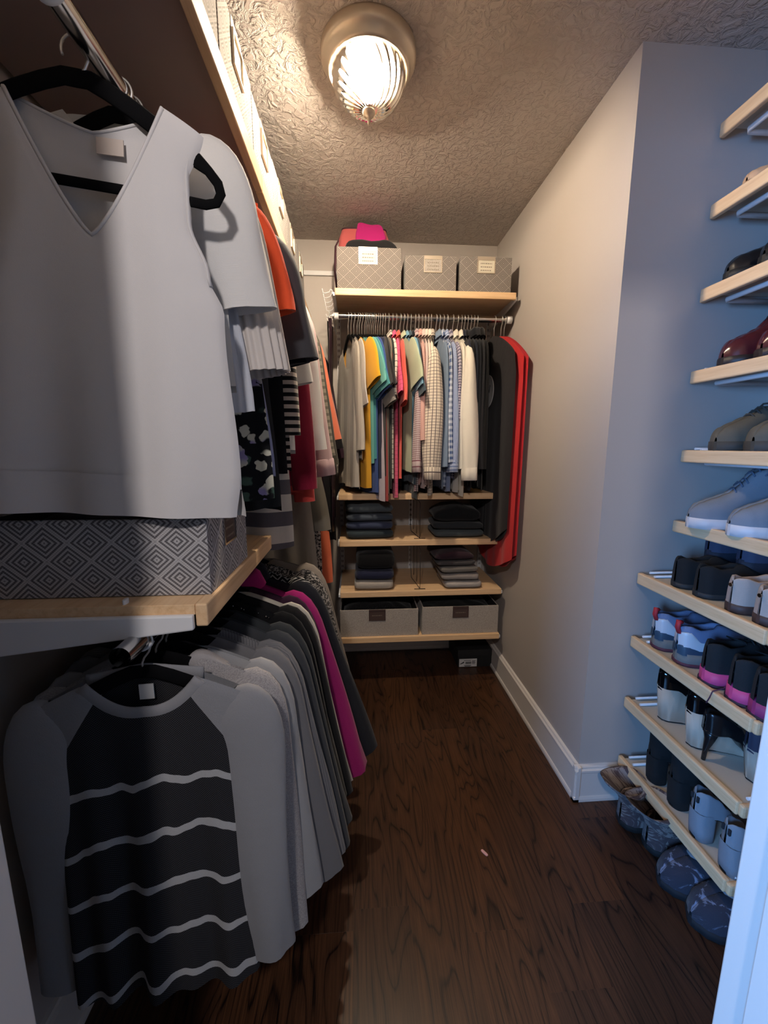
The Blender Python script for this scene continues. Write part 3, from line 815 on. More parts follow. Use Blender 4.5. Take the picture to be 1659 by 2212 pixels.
lbl = MB().box(.006, .044, S['b0']*.75-.004, S['b0']*.75-.002, -.078, -.056); lbl.build('care_tag', plain('beige satin tag', srgb(190,176,166), .5), bl)
# the rest, front to back
def up(y, name, label, cat, mat, zb, rz=0, hz=None, hanger=True, **k):
    if hanger: hang(carry(label), hu, (RX, y, 1.875), R(rz if hz is None else hz), OFF_U, k.get('W', .19))
    return garment(name, label, cat, LU, (RX, y, UA), R(rz), mat, L=UA-zb, **k)
wh = F('white cotton', srgb(214,212,210), mel=.05)
up(.765, 'blouse', 'white short sleeved top right behind the V neck blouse', 'blouse', wh, 1.42, 6, W=.155, drop=.075, seed=11, nf=.09, hw=[(0,.162),(.2,.145),(.6,.16)], sleeve=dict(len=.262, ang=9, w0=.062, w1=.060, b0=.014, b1=.024), b1=.01)
up(.845, 'blouse', 'ivory blouse with wide pleated sleeves behind the white top', 'blouse', F('ivory pleats', srgb(206,198,192), mel=.05), 1.44, 4, W=.160, seed=12, hw=[(0,.16),(.2,.15),(.6,.16)], sleeve=dict(len=.35, ang=7, w0=.045, w1=.06, b0=.014, b1=.052, pleat=(20,.07), n=120, nl=18, wp=.7), b1=.01)
up(.80, 'blouse', 'pale blue grey pleated top below the ivory pleated sleeves', 'blouse', F('pale pleats', srgb(190,193,202), mel=.05), 1.385, 2, hanger=True, W=.15, seed=13, nu=80, kf=13, fold=.006, hw=[(0,.15),(.2,.15),(.46,.178)], b1=.016)
up(.905, 'blouse', 'black blouse printed with white flowers beside the diamond box', 'blouse', F('floral print', srgb(24,25,28), 'floral', srgb(206,204,186), mel=.1), 1.205, 2, W=.170, seed=14, hw=[(0,.17),(.2,.16),(.64,.186)], b1=.020)
up(.93, 'blouse', 'periwinkle blue top peeking out behind the floral blouse', 'blouse', F('periwinkle', srgb(150,156,190), mel=.08), 1.25, 2, W=.165, seed=15, hw=[(0,.165),(.2,.15),(.6,.185)])
up(.975, 'tee_shirt', 'bright orange boat neck tee sleeve under the upper shelf', 'tee shirt', F('orange jersey', srgb(222,84,48), mel=.08), 1.30, -4, W=.168, drop=.04, nw=.12, nf=.10, nb=.02, seed=16, sleeve=dict(len=.225, ang=11, w0=.055, w1=.055, b0=.018, b1=.028), hw=[(0,.168),(.2,.15),(.6,.16)], b1=.012)
up(1.005, 'dress', 'long black velvet top behind the floral blouse', 'dress', F('black velvet cloth', srgb(44,46,48), mel=.3), 1.165, 2, W=.165, seed=17, hw=[(0,.165),(.2,.155),(.68,.183)], b1=.026)
up(1.085, 'tee_shirt', 'charcoal velvet tee with wide sleeves behind the orange one', 'tee shirt', F('charcoal velvet', srgb(66,67,72), mel=.3, rough=.7), 1.25, -4, W=.180, drop=.07, seed=18, sleeve=dict(len=.29, ang=11, w0=.065, w1=.075, b0=.018, b1=.034), hw=[(0,.16),(.2,.145),(.6,.16)])
up(1.125, 'tee_shirt', 'black tee directly behind the charcoal velvet one', 'tee shirt', F('black jersey 2', srgb(20,20,24), mel=.1), 1.25, -4, W=.160, drop=.075, seed=19, sleeve=dict(len=.30, ang=11, w0=.06, w1=.06, b0=.012, b1=.02))
up(1.175, 'blouse', 'black and white thin striped top with bell sleeves', 'blouse', F('thin stripe', srgb(190,178,168), 'h', srgb(22,22,25), p=.021, w=.5, mel=.06), 1.25, -2, W=.165, seed=20, sleeve=dict(len=.46, ang=8, w0=.05, w1=.040, b0=.016, b1=.028, bend=-.12))
up(1.215, 'dress', 'grey and cream wide striped dress hanging over the lower shelf end', 'dress', F('wide stripe', srgb(206,200,192), 'h', srgb(98,94,100), p=.094, w=.46, mel=.05), 1.02, 1, W=.17, seed=21, hw=[(0,.17),(.25,.155),(.8,.178)], b1=.034, fold=.010, kf=1.2, nt=30)
up(1.27, 'blouse', 'white bell sleeved blouse with shiny black cuffs near the grey striped dress', 'blouse', wh, 1.3, -3, W=.17, drop=.07, seed=22, sleeve=dict(len=.32, ang=10, w0=.05, w1=.05, b0=.014, b1=.02))
up(1.33, 'cardigan', 'crimson red long cardigan beside the white long sleeve', 'cardigan', F('crimson knit', srgb(128,24,50), mel=.15), 1.19, -2, W=.18, seed=23, sleeve=dict(len=.62, ang=5, w0=.055, w1=.04, b0=.014, b1=.022), hw=[(0,.19),(.25,.165),(.7,.2)], b1=.024)
up(1.375, 'cardigan', 'coral red top showing below the crimson cardigan', 'cardigan', F('coral red', srgb(196,72,66), mel=.1), 1.16, -2, W=.19, seed=24, hw=[(0,.19),(.25,.165),(.7,.205)], b1=.02, sleeve=dict(len=.66, ang=3, w0=.05, w1=.035, b0=.012, b1=.016))
up(1.425, 'long_sleeve_shirt', 'white long sleeved shirt hanging between crimson and pink', 'shirt', wh, 1.35, -2, W=.2, seed=25, sleeve=dict(len=.49, ang=7, w0=.055, w1=.04, b0=.014, b1=.022))
up(1.50, 'sweater', 'pale pink sweater with ribbed cuffs behind the white sleeve', 'sweater', F('pale pink knit', srgb(206,176,176), mel=.08), 1.22, -2, W=.2, seed=26, sleeve=dict(len=.58, ang=8, w0=.055, w1=.04, b0=.016, b1=.026, cuff=True))
up(1.59, 'dress', 'long taupe olive jersey dress on the upper left rod', 'dress', F('olive jersey', srgb(108,102,92), mel=.12), .985, -2, W=.19, seed=27, hw=[(0,.185),(.25,.17),(.9,.27)], b1=.04, fold=.016, kf=1.6, nt=28)
up(1.535, 'dress', 'long greige dress hanging to the height of the lower coats', 'dress', F('greige crepe', srgb(134,126,116), mel=.1), .70, -2, W=.185, seed=37, hw=[(0,.18),(.25,.165),(1.2,.225)], b1=.035, fold=.012, nt=28)
up(1.66, 'cardigan', 'sage grey cardigan with ruched sleeves', 'cardigan', F('sage ruched', srgb(136,130,116), 'h', srgb(98,94,84), p=.026, w=.42, mel=.1), 1.15, -2, W=.2, seed=28, sleeve=dict(len=.52, ang=8, w0=.05, w1=.045, b0=.016, b1=.026), hw=[(0,.19),(.25,.17),(.7,.19)], b1=.03)
up(1.74, 'jacket', 'dark olive jacket behind the ruched cardigan', 'jacket', F('dark olive', srgb(72,70,62), mel=.2), 1.16, -2, W=.2, seed=29, sleeve=dict(len=.56, ang=8, w0=.055, w1=.045, b0=.018, b1=.03), hw=[(0,.19),(.25,.18),(.7,.21)], b1=.03)
up(1.83, 'tunic', 'coral tunic with pointed sleeve tip near the back', 'tunic', F('coral crepe', srgb(224,122,92), mel=.05), 1.2, -2, W=.2, seed=30, sleeve=dict(len=.46, ang=11, w0=.05, w1=.05, b0=.012, b1=.03))
up(1.90, 'blouse', 'black and white patterned long blouse near the back', 'blouse', F('dotted print', srgb(40,38,42), 'tweed', srgb(190,184,178), p=90, w=.5), .70, -2, W=.19, seed=31, hw=[(0,.185),(.25,.17),(1.1,.20)], b1=.02)
up(1.985, 'dress', 'long orange coral dress near the back end of the left rod', 'dress', F('orange crepe', srgb(232,120,84), mel=.05), .635, -2, W=.19, seed=32, hw=[(0,.185),(.25,.17),(1.2,.245)], b1=.03, fold=.012, nt=26)
up(2.06, 'dress', 'long plum dress next to the orange coral one', 'dress', F('plum crepe', srgb(62,34,52), mel=.1), .80, -2, W=.19, seed=33, hw=[(0,.185),(.25,.17),(1.1,.235)], b1=.03)
up(2.14, 'dress', 'black sequin dress near the back wall', 'dress', F('black sequins', srgb(20,18,22), 'tweed', srgb(90,86,96), p=260, w=.70, mel=.1, rough=.6), .82, -2, W=.2, seed=34, hw=[(0,.19),(.25,.18),(1.0,.26)], b1=.03, sleeve=dict(len=.5, ang=10, w0=.05, w1=.045, b0=.014, b1=.025))
up(2.23, 'robe', 'dark plum robe hanging last on the upper left rod', 'robe', F('dark plum satin', srgb(58,34,50), mel=.15, rough=.6), .95, -2, W=.2, seed=35, sleeve=dict(len=.55, ang=9, w0=.06, w1=.05, b0=.016, b1=.03), hw=[(0,.19),(.25,.18),(1.0,.24)], b1=.03)

# ---------------------------------------------- lower left rod
LA = .932; OFF_L = .995 - LA
LL = 'hanging clothes on the lower left rod'
hl = 'hangers on the lower left rod'
def raglan():
    k = N('raglan knit with white stripes'); k.rough(.95, 0, .15)
    o = k.coord('Object'); s = k.n('ShaderNodeSeparateXYZ'); k.link(o, s.inputs[0]); x, z = s.outputs[0], s.outputs[2]
    wav = k.math('ADD', k.math('MULTIPLY', k.math('SUBTRACT', k.noise(k.mapping(o, (1,0,.35)), 13, 2), .5), .055), k.math('SUBTRACT', k.math('MULTIPLY', k.math('MULTIPLY', x, x), 1.0), k.math('MULTIPLY', x, .07)))
    zz = k.math('ADD', z, wav)
    ph = k.math('FRACT', k.math('DIVIDE', k.math('ADD', zz, .200), .104))
    st = k.math('MULTIPLY', k.math('LESS_THAN', ph, .15), k.math('LESS_THAN', zz, -.10))
    thr = k.math('MULTIPLY', k.math('SINE', k.math('MULTIPLY', x, 2*PI/.0042)), k.math('SINE', k.math('MULTIPLY', z, 2*PI/.0042)))
    dark = k.mix(k.step(thr, .45, .2), srgb(34,34,38), srgb(78,78,82))
    c = k.mix(st, dark, srgb(182,182,184))
    # grey raglan yoke: everything outside the slanted seam
    lim = k.math('ADD', k.math('MULTIPLY', z, -.62), .052)
    yoke = k.math('GREATER_THAN', k.math('ABSOLUTE', x), lim)
    c = k.mix(k.math('MULTIPLY', yoke, k.math('GREATER_THAN', z, -.26)), c, srgb(146,146,150))
    nz = k.noise(o, 420, 3, .7)
    k.base(k.mix(k.math('MULTIPLY', nz, .22), c, (0.02,.02,.02,1))); k.bump(nz, .3, .002); return k.m
gy = F('heather grey jersey', srgb(146,146,150), mel=.15, bump=.3)
make_hanger('black velvet hanger holding the striped raglan sweater', None, (RX, .665, .995), R(4), OFF_L, .205)
rs, S = garment('raglan_sweater', 'dark mesh sweater with white stripes and grey raglan sleeves on the lower rod', 'sweater', LL, (RX, .665, LA), R(4), raglan(), gy, gy,
    W=.195, drop=.085, L=.645, hw=[(0,.195),(.12,.170),(.24,.160),(.645,.165)], b0=.012, b1=.03, nw=.095, nf=.085, nb=.016, fold=.016, kf=2.2, nu=64, nt=48, seed=5,
    sleeve=dict(len=.57, ang=2, w0=.064, w1=.044, b0=.016, b1=.026, n=28, nl=22, wob=.01))
ribband(S, .024, .003).build('neckband', gy, rs)
MB().box(-.012, .012, .004, .006, -.050, -.022).build('care_tag', plain('white satin tag', srgb(214,212,210), .5), rs)
def lo(y, name, label, cat, mat, zb, rz=0, **k):
    hang(carry(label), hl, (RX, y, .995), R(rz), OFF_L, k.get('W', .19))
    return garment(name, label, cat, LL, (RX, y, LA), R(rz), mat, L=LA-zb, **k)
def ls_(L=.56, a=10, **k):
    d = dict(len=L, ang=a, w0=.062, w1=.044, b0=.014, b1=.024); d.update(k); return d
hd = lo(.712, 'hooded_sweater', 'pale heather hooded sweater behind the striped raglan one', 'sweater', F('pale heather', srgb(176,172,172), 'tweed', srgb(150,146,148), p=420, w=.5, mel=.12), .30, 7, W=.195, seed=41, sleeve=ls_(.60, 4, b1=.03), b1=.02)[0]
superslab(.085, .026, .024, 4, .008, .8, 40, 14).build('hood', bpy.data.materials['pale heather'], hd, (.085, .004, -.034), 0, 0, (0, R(20), 0))
lo(.752, 'sweater', 'light grey sweater on the lower rod, third from the doorway', 'sweater', F('light grey knit', srgb(160,160,162), mel=.12), .36, 5, W=.197, seed=42, sleeve=ls_(.56, 7, b1=.03))
lo(.80, 'sweater', 'mid grey sweater on the lower rod, behind the light grey one', 'sweater', F('mid grey knit', srgb(118,117,120), mel=.15), .34, 3, W=.2, seed=43, sleeve=ls_(.58, 11))
lo(.835, 'sweater', 'dove grey ribbed sweater on the lower rod before the charcoal ones', 'sweater', F('dove grey knit', srgb(126,125,128), 'v', srgb(108,107,110), p=.006, mel=.15), .30, 2, W=.2, seed=44, sleeve=ls_(.57, 12))
lo(.885, 'cardigan', 'charcoal grey long cardigan on the lower left rod', 'cardigan', F('charcoal knit', srgb(66,68,72), mel=.2), .25, 2, W=.205, seed=45, sleeve=ls_(.60, 12, b1=.03), hw=[(0,.2),(.15,.175),(.7,.23)], b1=.03)
lo(.93, 'cardigan', 'dark slate cardigan behind the charcoal one', 'cardigan', F('dark slate knit', srgb(54,57,60), mel=.2), .27, 1, W=.205, seed=46, sleeve=ls_(.58, 13, b1=.03), hw=[(0,.2),(.15,.175),(.7,.24)], b1=.03)
sq = lo(.975, 'sweater', 'black sweater with shiny beads on the shoulders', 'sweater', F('black knit', srgb(18,18,20), mel=.2), .32, 0, W=.205, drop=.07, seed=47, sleeve=ls_(.56, 12))[0]
bd = MB(); rnd = random.Random(3)
for q in range(26):
    u = rnd.uniform(.04, .20); v_ = rnd.uniform(-.012, .004); z_ = -.07*(u/.2)**1.25 + .012; r_ = .0022
    bd.lathe([(0,z_+r_),(r_,z_),(0,z_-r_)], 6, u, v_)
o = bd.build('beads', M['chrome'], sq); o['kind'] = 'stuff'
lo(1.02, 'jacket', 'black jacket with a cream front edge on the lower rod', 'jacket', F('cream and black knit', srgb(28,27,28), mel=.15), .33, 0, W=.21, drop=.07, seed=48, sleeve=ls_(.58, 13))
cr = lo(1.045, 'cardigan', 'cream cardigan edge peeking out beside the magenta coat', 'cardigan', F('cream knit', srgb(200,192,178), mel=.12), .34, 0, W=.215, drop=.07, seed=49, sleeve=ls_(.57, 12, b0=.006, b1=.012))
lo(1.085, 'sweater', 'dark plum sweater in front of the magenta coat', 'sweater', F('dark plum knit', srgb(50,26,46), mel=.15), .36, 0, W=.205, drop=.07, seed=50, sleeve=ls_(.52, 12))
lo(1.125, 'coat', 'magenta wool coat on the lower left rod', 'coat', F('magenta wool', srgb(156,32,104), mel=.18, bump=.35), .285, 0, W=.21, drop=.07, seed=51, collar='coat', sleeve=ls_(.60, 16, b0=.020, b1=.036, w1=.055), hw=[(0,.2),(.15,.18),(.7,.26)], b1=.03)
lo(1.185, 'coat', 'long midnight navy coat on the lower left rod', 'coat', F('midnight wool', srgb(26,28,36), mel=.2, bump=.35), .31, 0, W=.215, drop=.065, seed=52, collar='coat', sleeve=ls_(.60, 18, b0=.02, b1=.036, w0=.07, w1=.06), hw=[(0,.21),(.15,.19),(.7,.29)], b1=.035)
lo(1.235, 'jacket', 'black jacket with white zigzag trim on the shoulder', 'jacket', F('zigzag trim', srgb(24,25,27), 'zig', srgb(176,174,172), p=.03, w=.32, mel=.1), .40, 0, W=.205, drop=.065, seed=53, sleeve=ls_(.5, 14))
lo(1.295, 'coat', 'black and cream boucle coat near the end of the lower rod', 'coat', F('boucle', srgb(40,38,38), 'tweed', srgb(172,164,156), p=120, w=.52, mel=.1, bump=.9), .38, 0, W=.215, drop=.06, seed=54, sleeve=ls_(.58, 15, b0=.022, b1=.03, w0=.07), b1=.03)
lo(1.36, 'coat', 'taupe fleece coat last on the lower left rod', 'coat', F('taupe fleece', srgb(140,130,120), mel=.2, bump=.7), .40, 0, W=.215, drop=.055, seed=55, sleeve=ls_(.58, 14, b0=.024, b1=.03, w0=.07), b1=.03)

# ---------------------------------------------- back rod: garments lie in the y-z plane
BA = 1.853; OFF_B = 1.955 - BA; BYR = 2.15
LB_ = 'hanging clothes on the back rod'
hb = 'hangers on the back rod'
def bx(px): return (px - 765) * .002375
def bk_(px, rot, name, label, cat, mat, L, hz=None, **k):
    k.setdefault('drop', .118)
    x = bx(px)
    hang(carry(label), hb, (x, BYR, 1.955), R(-90 + (rot if hz is None else hz)), OFF_B)
    return garment(name, label, cat, LB_, (x, BYR, BA), R(-90 + rot), mat, L=L, **k)
tee = dict(tuck=True, len=.20, ang=20, w0=.07, w1=.075, b0=.007, b1=.009)
def T(**k): d = dict(tee); d.update(k); return d
lsv = dict(len=.58, ang=6, w0=.06, w1=.04, b0=.009, b1=.014)
def LSV(**k): d = dict(lsv); d.update(k); return d
thin = dict(b0=.004, b1=.008, fold=.004, nu=20, nt=14)
greige = F('greige jersey', srgb(176,168,158), 'v', srgb(164,156,146), p=.022, w=.4, mel=.12)
bk_(752, 14, 'cardigan', 'light greige long open cardigan at the left end of the back rod', 'cardigan', greige, .74, seed=101, nw=.11, nf=.17, sleeve=LSV(len=.5, b0=.012, b1=.018), b0=.006, b1=.02, fold=.012, hw=[(0,.19),(.2,.175),(.8,.20)])
bk_(758, 15, 'tee_shirt', 'pale grey tee tucked behind the greige cardigan', 'tee shirt', F('pale grey jersey', srgb(190,184,178), mel=.1), .60, seed=102, sleeve=T(len=.3, ang=8), **thin)
bk_(764, 24, 'tee_shirt', 'mustard yellow tee on the back rod', 'tee shirt', F('mustard jersey', srgb(226,168,46), mel=.08), .74, seed=103, sleeve=T(len=.21, b1=.013), **thin)
bk_(771, 24, 'tee_shirt', 'aqua green tee behind the mustard yellow one', 'tee shirt', F('aqua jersey', srgb(110,176,170), mel=.1), .62, seed=104, sleeve=T(len=.235), **thin)
bk_(775.5, 24, 'tee_shirt', 'teal tee between the aqua and royal blue ones', 'tee shirt', F('teal jersey', srgb(74,144,150), mel=.1), .60, seed=105, sleeve=T(len=.255), **thin)
bk_(781, 23, 'tee_shirt', 'royal blue tee on the back rod', 'tee shirt', F('royal blue jersey', srgb(60,84,146), mel=.12), .77, seed=106, sleeve=T(len=.26, b1=.012), **thin)
bk_(786.5, 24, 'tee_shirt', 'navy tee right behind the royal blue one', 'tee shirt', F('navy jersey', srgb(40,46,72), mel=.12), .70, seed=107, sleeve=T(len=.2), **thin)
bk_(790, 22, 'tee_shirt', 'dark plum tee between navy and grey tees', 'tee shirt', F('plum jersey', srgb(74,60,78), mel=.12), .66, seed=108, sleeve=T(len=.19), **thin)
bk_(794, 20, 'long_tee', 'pale lavender long tee hanging low between navy and red', 'tee shirt', F('lavender jersey', srgb(206,196,206), mel=.06), .80, seed=109, sleeve=T(len=.14, ang=10), hw=[(0,.19),(.15,.17),(.8,.215)], **thin)
bk_(798, 20, 'tee_shirt', 'stone grey tee with sleeve showing below the dark ones', 'tee shirt', F('stone jersey', srgb(142,138,134), mel=.12), .66, seed=110, sleeve=T(len=.30, ang=14), **thin)
bk_(802, 18, 'tee_shirt', 'charcoal tee, left one of the dark tees on the back rod', 'tee shirt', F('charcoal jersey', srgb(70,68,70), mel=.15), .68, seed=111, sleeve=T(len=.25), **thin)
bk_(806, 17, 'long_tee', 'brick red long tee hanging below the charcoal tees', 'tee shirt', F('brick red jersey', srgb(178,62,62), mel=.08), .80, seed=112, sleeve=T(len=.13, ang=8), hw=[(0,.19),(.15,.17),(.8,.215)], **thin)
bk_(810, 10, 'tee_shirt', 'graphite tee, right one of the dark tees', 'tee shirt', F('graphite jersey', srgb(62,60,62), mel=.15), .68, seed=113, sleeve=T(len=.25), **thin)
bk_(815, 9, 'tee_shirt', 'black tee next to the graphite one', 'tee shirt', F('black jersey', srgb(34,33,35), mel=.1), .68, seed=114, sleeve=T(len=.255), **thin)
bk_(819.5, 8, 'long_tee', 'olive grey long tee hanging low beside the brick red one', 'tee shirt', F('olive grey jersey', srgb(112,108,98), mel=.2), .77, seed=115, sleeve=T(len=.2, ang=10), hw=[(0,.19),(.15,.17),(.8,.21)], **thin)
bk_(825, 6, 'tee_shirt', 'taupe tee with thin edge before the white striped polo', 'tee shirt', F('taupe jersey', srgb(128,116,104), mel=.12), .66, seed=116, sleeve=T(len=.2, ang=14), **thin)
bk_(830, 6, 'tee_shirt', 'bottle green black tee before the white striped polo', 'tee shirt', F('green black jersey', srgb(36,42,42), mel=.12), .74, seed=117, sleeve=T(len=.22, ang=10), **thin)
bk_(838, 3, 'polo_shirt', 'white polo with thin dark stripes', 'polo shirt', F('white striped pique', srgb(214,204,192), 'h', srgb(88,80,80), p=.024, w=.12, mel=.05), .70, seed=118, collar='polo', sleeve=T(len=.27, ang=12, b0=.012, b1=.017, w1=.06), **thin)
bk_(846, 3, 'polo_shirt', 'hot pink striped polo', 'polo shirt', F('hot pink pique', srgb(228,92,134), 'h', srgb(190,70,110), p=.020, w=.12, mel=.05), .79, seed=119, collar='polo', sleeve=T(len=.25, ang=12, b0=.010, b1=.012, w1=.06), **thin)
bk_(854, 4, 'polo_shirt', 'coral polo between hot pink and sage green ones', 'polo shirt', F('coral pique', srgb(228,104,92), mel=.06), .70, seed=120, collar='polo', sleeve=T(len=.29, ang=11, w1=.06, b1=.013), **thin)
bk_(862, 13, 'polo_shirt', 'sage green polo with a wide fanned sleeve', 'polo shirt', F('sage pique', srgb(176,186,160), mel=.06), .66, seed=121, collar='polo', sleeve=T(len=.22, ang=20, b1=.014), **thin)
bk_(870, 10, 'polo_shirt', 'sky blue polo behind the sage green one', 'polo shirt', F('sky pique', srgb(116,160,186), mel=.08), .66, seed=122, collar='polo', sleeve=T(len=.24, ang=18), **thin)
bk_(877, 8, 'polo_shirt', 'slate teal polo before the pink checked shirts', 'polo shirt', F('slate teal pique', srgb(70,88,100), mel=.12), .72, seed=123, collar='polo', sleeve=T(len=.27, ang=16), **thin)
bk_(885, 4, 'polo_shirt', 'navy black polo directly left of the pink checked shirts', 'polo shirt', F('navy black pique', srgb(36,40,48), mel=.12), .80, seed=124, collar='polo', sleeve=T(len=.26, ang=12), **thin)
med = dict(b0=.005, b1=.012, fold=.006, nu=22, nt=16)
bk_(895, -3, 'dress_shirt', 'burgundy and white small checked shirt', 'shirt', F('burgundy check', srgb(206,192,192), 'check', srgb(132,86,98), p=.010, w=.22, mel=.05), .76, seed=125, collar='shirt', sleeve=LSV(len=.60, b1=.022, cuff=True), **med)
bk_(902, -2, 'dress_shirt', 'peach pink fine checked shirt', 'shirt', F('peach check', srgb(222,188,178), 'check', srgb(198,146,140), p=.007, w=.3, mel=.05), .72, seed=126, collar='shirt', sleeve=LSV(len=.46, b1=.018, ang=8), **med)
bk_(909.5, -2, 'dress_shirt', 'pale rose plain shirt beside the peach checked one', 'shirt', F('pale rose poplin', srgb(214,194,190), mel=.05), .74, seed=127, collar='shirt', sleeve=LSV(len=.5, b1=.012), **med)
bk_(916, -3, 'dress_shirt', 'cream white shirt with pink tint beside the pale rose one', 'shirt', F('cream pink poplin', srgb(222,206,196), mel=.05), .72, seed=128, collar='shirt', sleeve=LSV(len=.5, b1=.012), **med)
bk_(923, -4, 'dress_shirt', 'ivory shirt directly left of the windowpane checked one', 'shirt', F('ivory poplin', srgb(224,212,200), mel=.05), .74, seed=129, collar='shirt', sleeve=LSV(len=.55, b1=.02, cuff=True), **med)
bk_(929, -6, 'dress_shirt', 'cream shirt with dark windowpane check and a broad sleeve', 'shirt', F('windowpane check', srgb(218,206,190), 'check', srgb(92,82,84), p=.0135, w=.14, mel=.05), .78, seed=130, collar='shirt', sleeve=LSV(len=.61, w0=.05, w1=.045, b0=.022, b1=.038, bulge=.55, n=26, nl=18, cuff=True, ang=6), W=.222, **med)
bk_(939.5, 4, 'dress_shirt', 'slate blue chambray shirt right of the windowpane check', 'shirt', F('chambray', srgb(118,136,160), mel=.12), .74, seed=131, collar='shirt', sleeve=LSV(len=.58), **med)
bk_(947, 4, 'dress_shirt', 'blue and white gingham plaid shirt', 'shirt', F('blue plaid', srgb(196,204,218), 'gingham', srgb(62,86,132), p=.026, w=.5, mel=.05), .74, seed=132, collar='shirt', sleeve=LSV(len=.56, b1=.02), **med)
bk_(955, 5, 'dress_shirt', 'light blue micro checked shirt with long sleeve', 'shirt', F('blue micro check', srgb(184,196,220), 'check', srgb(98,118,164), p=.006, w=.3, mel=.05), .76, seed=133, collar='shirt', sleeve=LSV(len=.60, b1=.026, cuff=True), **med)
bk_(963, 5, 'dress_shirt', 'purple navy gingham shirt left of the white ones', 'shirt', F('purple gingham', srgb(206,200,212), 'gingham', srgb(46,40,84), p=.012, w=.5, mel=.05), .70, seed=134, collar='shirt', sleeve=LSV(len=.36, b1=.02), **med)
ivy = F('white poplin', srgb(222,216,204), mel=.04)
bk_(976, 2, 'dress_shirt', 'white dress shirt, left one of the two plain white', 'shirt', ivy, .76, seed=135, collar='shirt', sleeve=LSV(len=.59, b1=.02), **med)
bk_(986, 3, 'dress_shirt', 'white dress shirt with full sleeve, right one of the two plain white', 'shirt', ivy, .78, seed=136, collar='shirt', sleeve=LSV(len=.62, w0=.055, w1=.045, b0=.020, b1=.034, bulge=.5, n=26, nl=18, cuff=True, ang=6), W=.215, **med)
dk = [('navy wool', srgb(34,38,52)), ('black wool', srgb(22,22,25)), ('midnight wool 2', srgb(28,32,42)), ('ink wool', srgb(24,26,32)), ('graphite wool', srgb(36,36,40)), ('jet wool', srgb(17,17,19))]
suits = [(995,'navy blazer directly right of the white dress shirts'),(1001,'black blazer right of the navy one'),(1008,'midnight blue blazer in the row of dark blazers'),(1015,'ink black suit jacket in the middle of the dark blazers'),(1022,'graphite suit jacket second before the garment bags'),(1029,'jet black suit jacket directly left of the garment bag')]
for q, (px, l_) in enumerate(suits):
    bk_(px, -2, 'blazer', l_, 'blazer', F(dk[q][0], dk[q][1], mel=.15), .71+.02*(q % 3), seed=140+q, collar='coat' if q > 2 else 'shirt', drop=.10, W=.188, sleeve=LSV(len=.60, b0=.010, b1=.018, w0=.065, w1=.055, ang=4), b0=.008, b1=.014, fold=.006, nu=22, nt=16)
def garment_bag(px, rot, label, mat, L, seed, **k):
    x = bx(px); hang(carry(label), hb, (x, BYR, 1.955), R(-90 + rot), OFF_B)
    t = thing('garment_bag', label, 'garment bag', (x, BYR, BA), R(-90 + rot), 'garment bags at the right end of the back rod')
    S = dict(DEF); S.update(dict(closed=True, W=.27, drop=.095, L=L, hw=[(0,.27),(.1,.285),(1.3,.27)], b0=.008, b1=.012, fold=.004, seed=seed, nu=36, nt=26)); S.update(k)
    body_mesh(S).build('body', mat, t)
    z0 = -.02
    MB().tube([(0, -S['b0']-.004, lerp(-.02, -L+.05, q/20)) for q in range(21)], .002, 6, rad2=.005, bn=(1,0,0)).build('zip', plain('zip tape %d' % seed, srgb(20,20,22), .6), t)
    return t, S
gb, S = garment_bag(1067, 5, 'black garment bag with a white oval patch beside the suits', F('black bag cloth', srgb(40,37,40), mel=.15, rough=.7), 1.06, 160, hw=[(0,.24),(.1,.265),(1.1,.25)], W=.24, hemc=.12)
pt = MB(); n = 40
ring = [(-.01 + .08*math.cos(2*PI*i/n), -.0215, -.255 + .085*math.sin(2*PI*i/n)) for i in range(n)]
pt.v = ring + [(a, b+.0035, c) for a, b, c in ring]
pt.cap(range(n)); pt.cap(range(n, 2*n), 0, True)
for i in range(n): pt.face((i, (i+1) % n, n+(i+1) % n, n+i), None, 0, False)
pa = pt.build('oval_patch', M['paper'], gb)
MB().tube([(-.02,-.0225,-.275),(-.014,-.0225,-.235),(.0,-.0225,-.268),(.010,-.0225,-.232),(.022,-.0225,-.262),(.030,-.0225,-.226)], .0017, 5).build('monogram', M['blackink'], pa)
garment_bag(1082, 3, 'red garment bag hanging against the right wall', F('red bag cloth', srgb(204,48,52), mel=.1, rough=.6), 1.19, 161, W=.28, hemc=.10)
garment_bag(1089, 3.5, 'second red garment bag with dark piping at the end of the rod', F('red bag cloth 2', srgb(186,42,52), 'v', srgb(60,40,90), p=.57, w=.02, mel=.1, rough=.6), 1.17, 162, W=.285, hemc=.10)

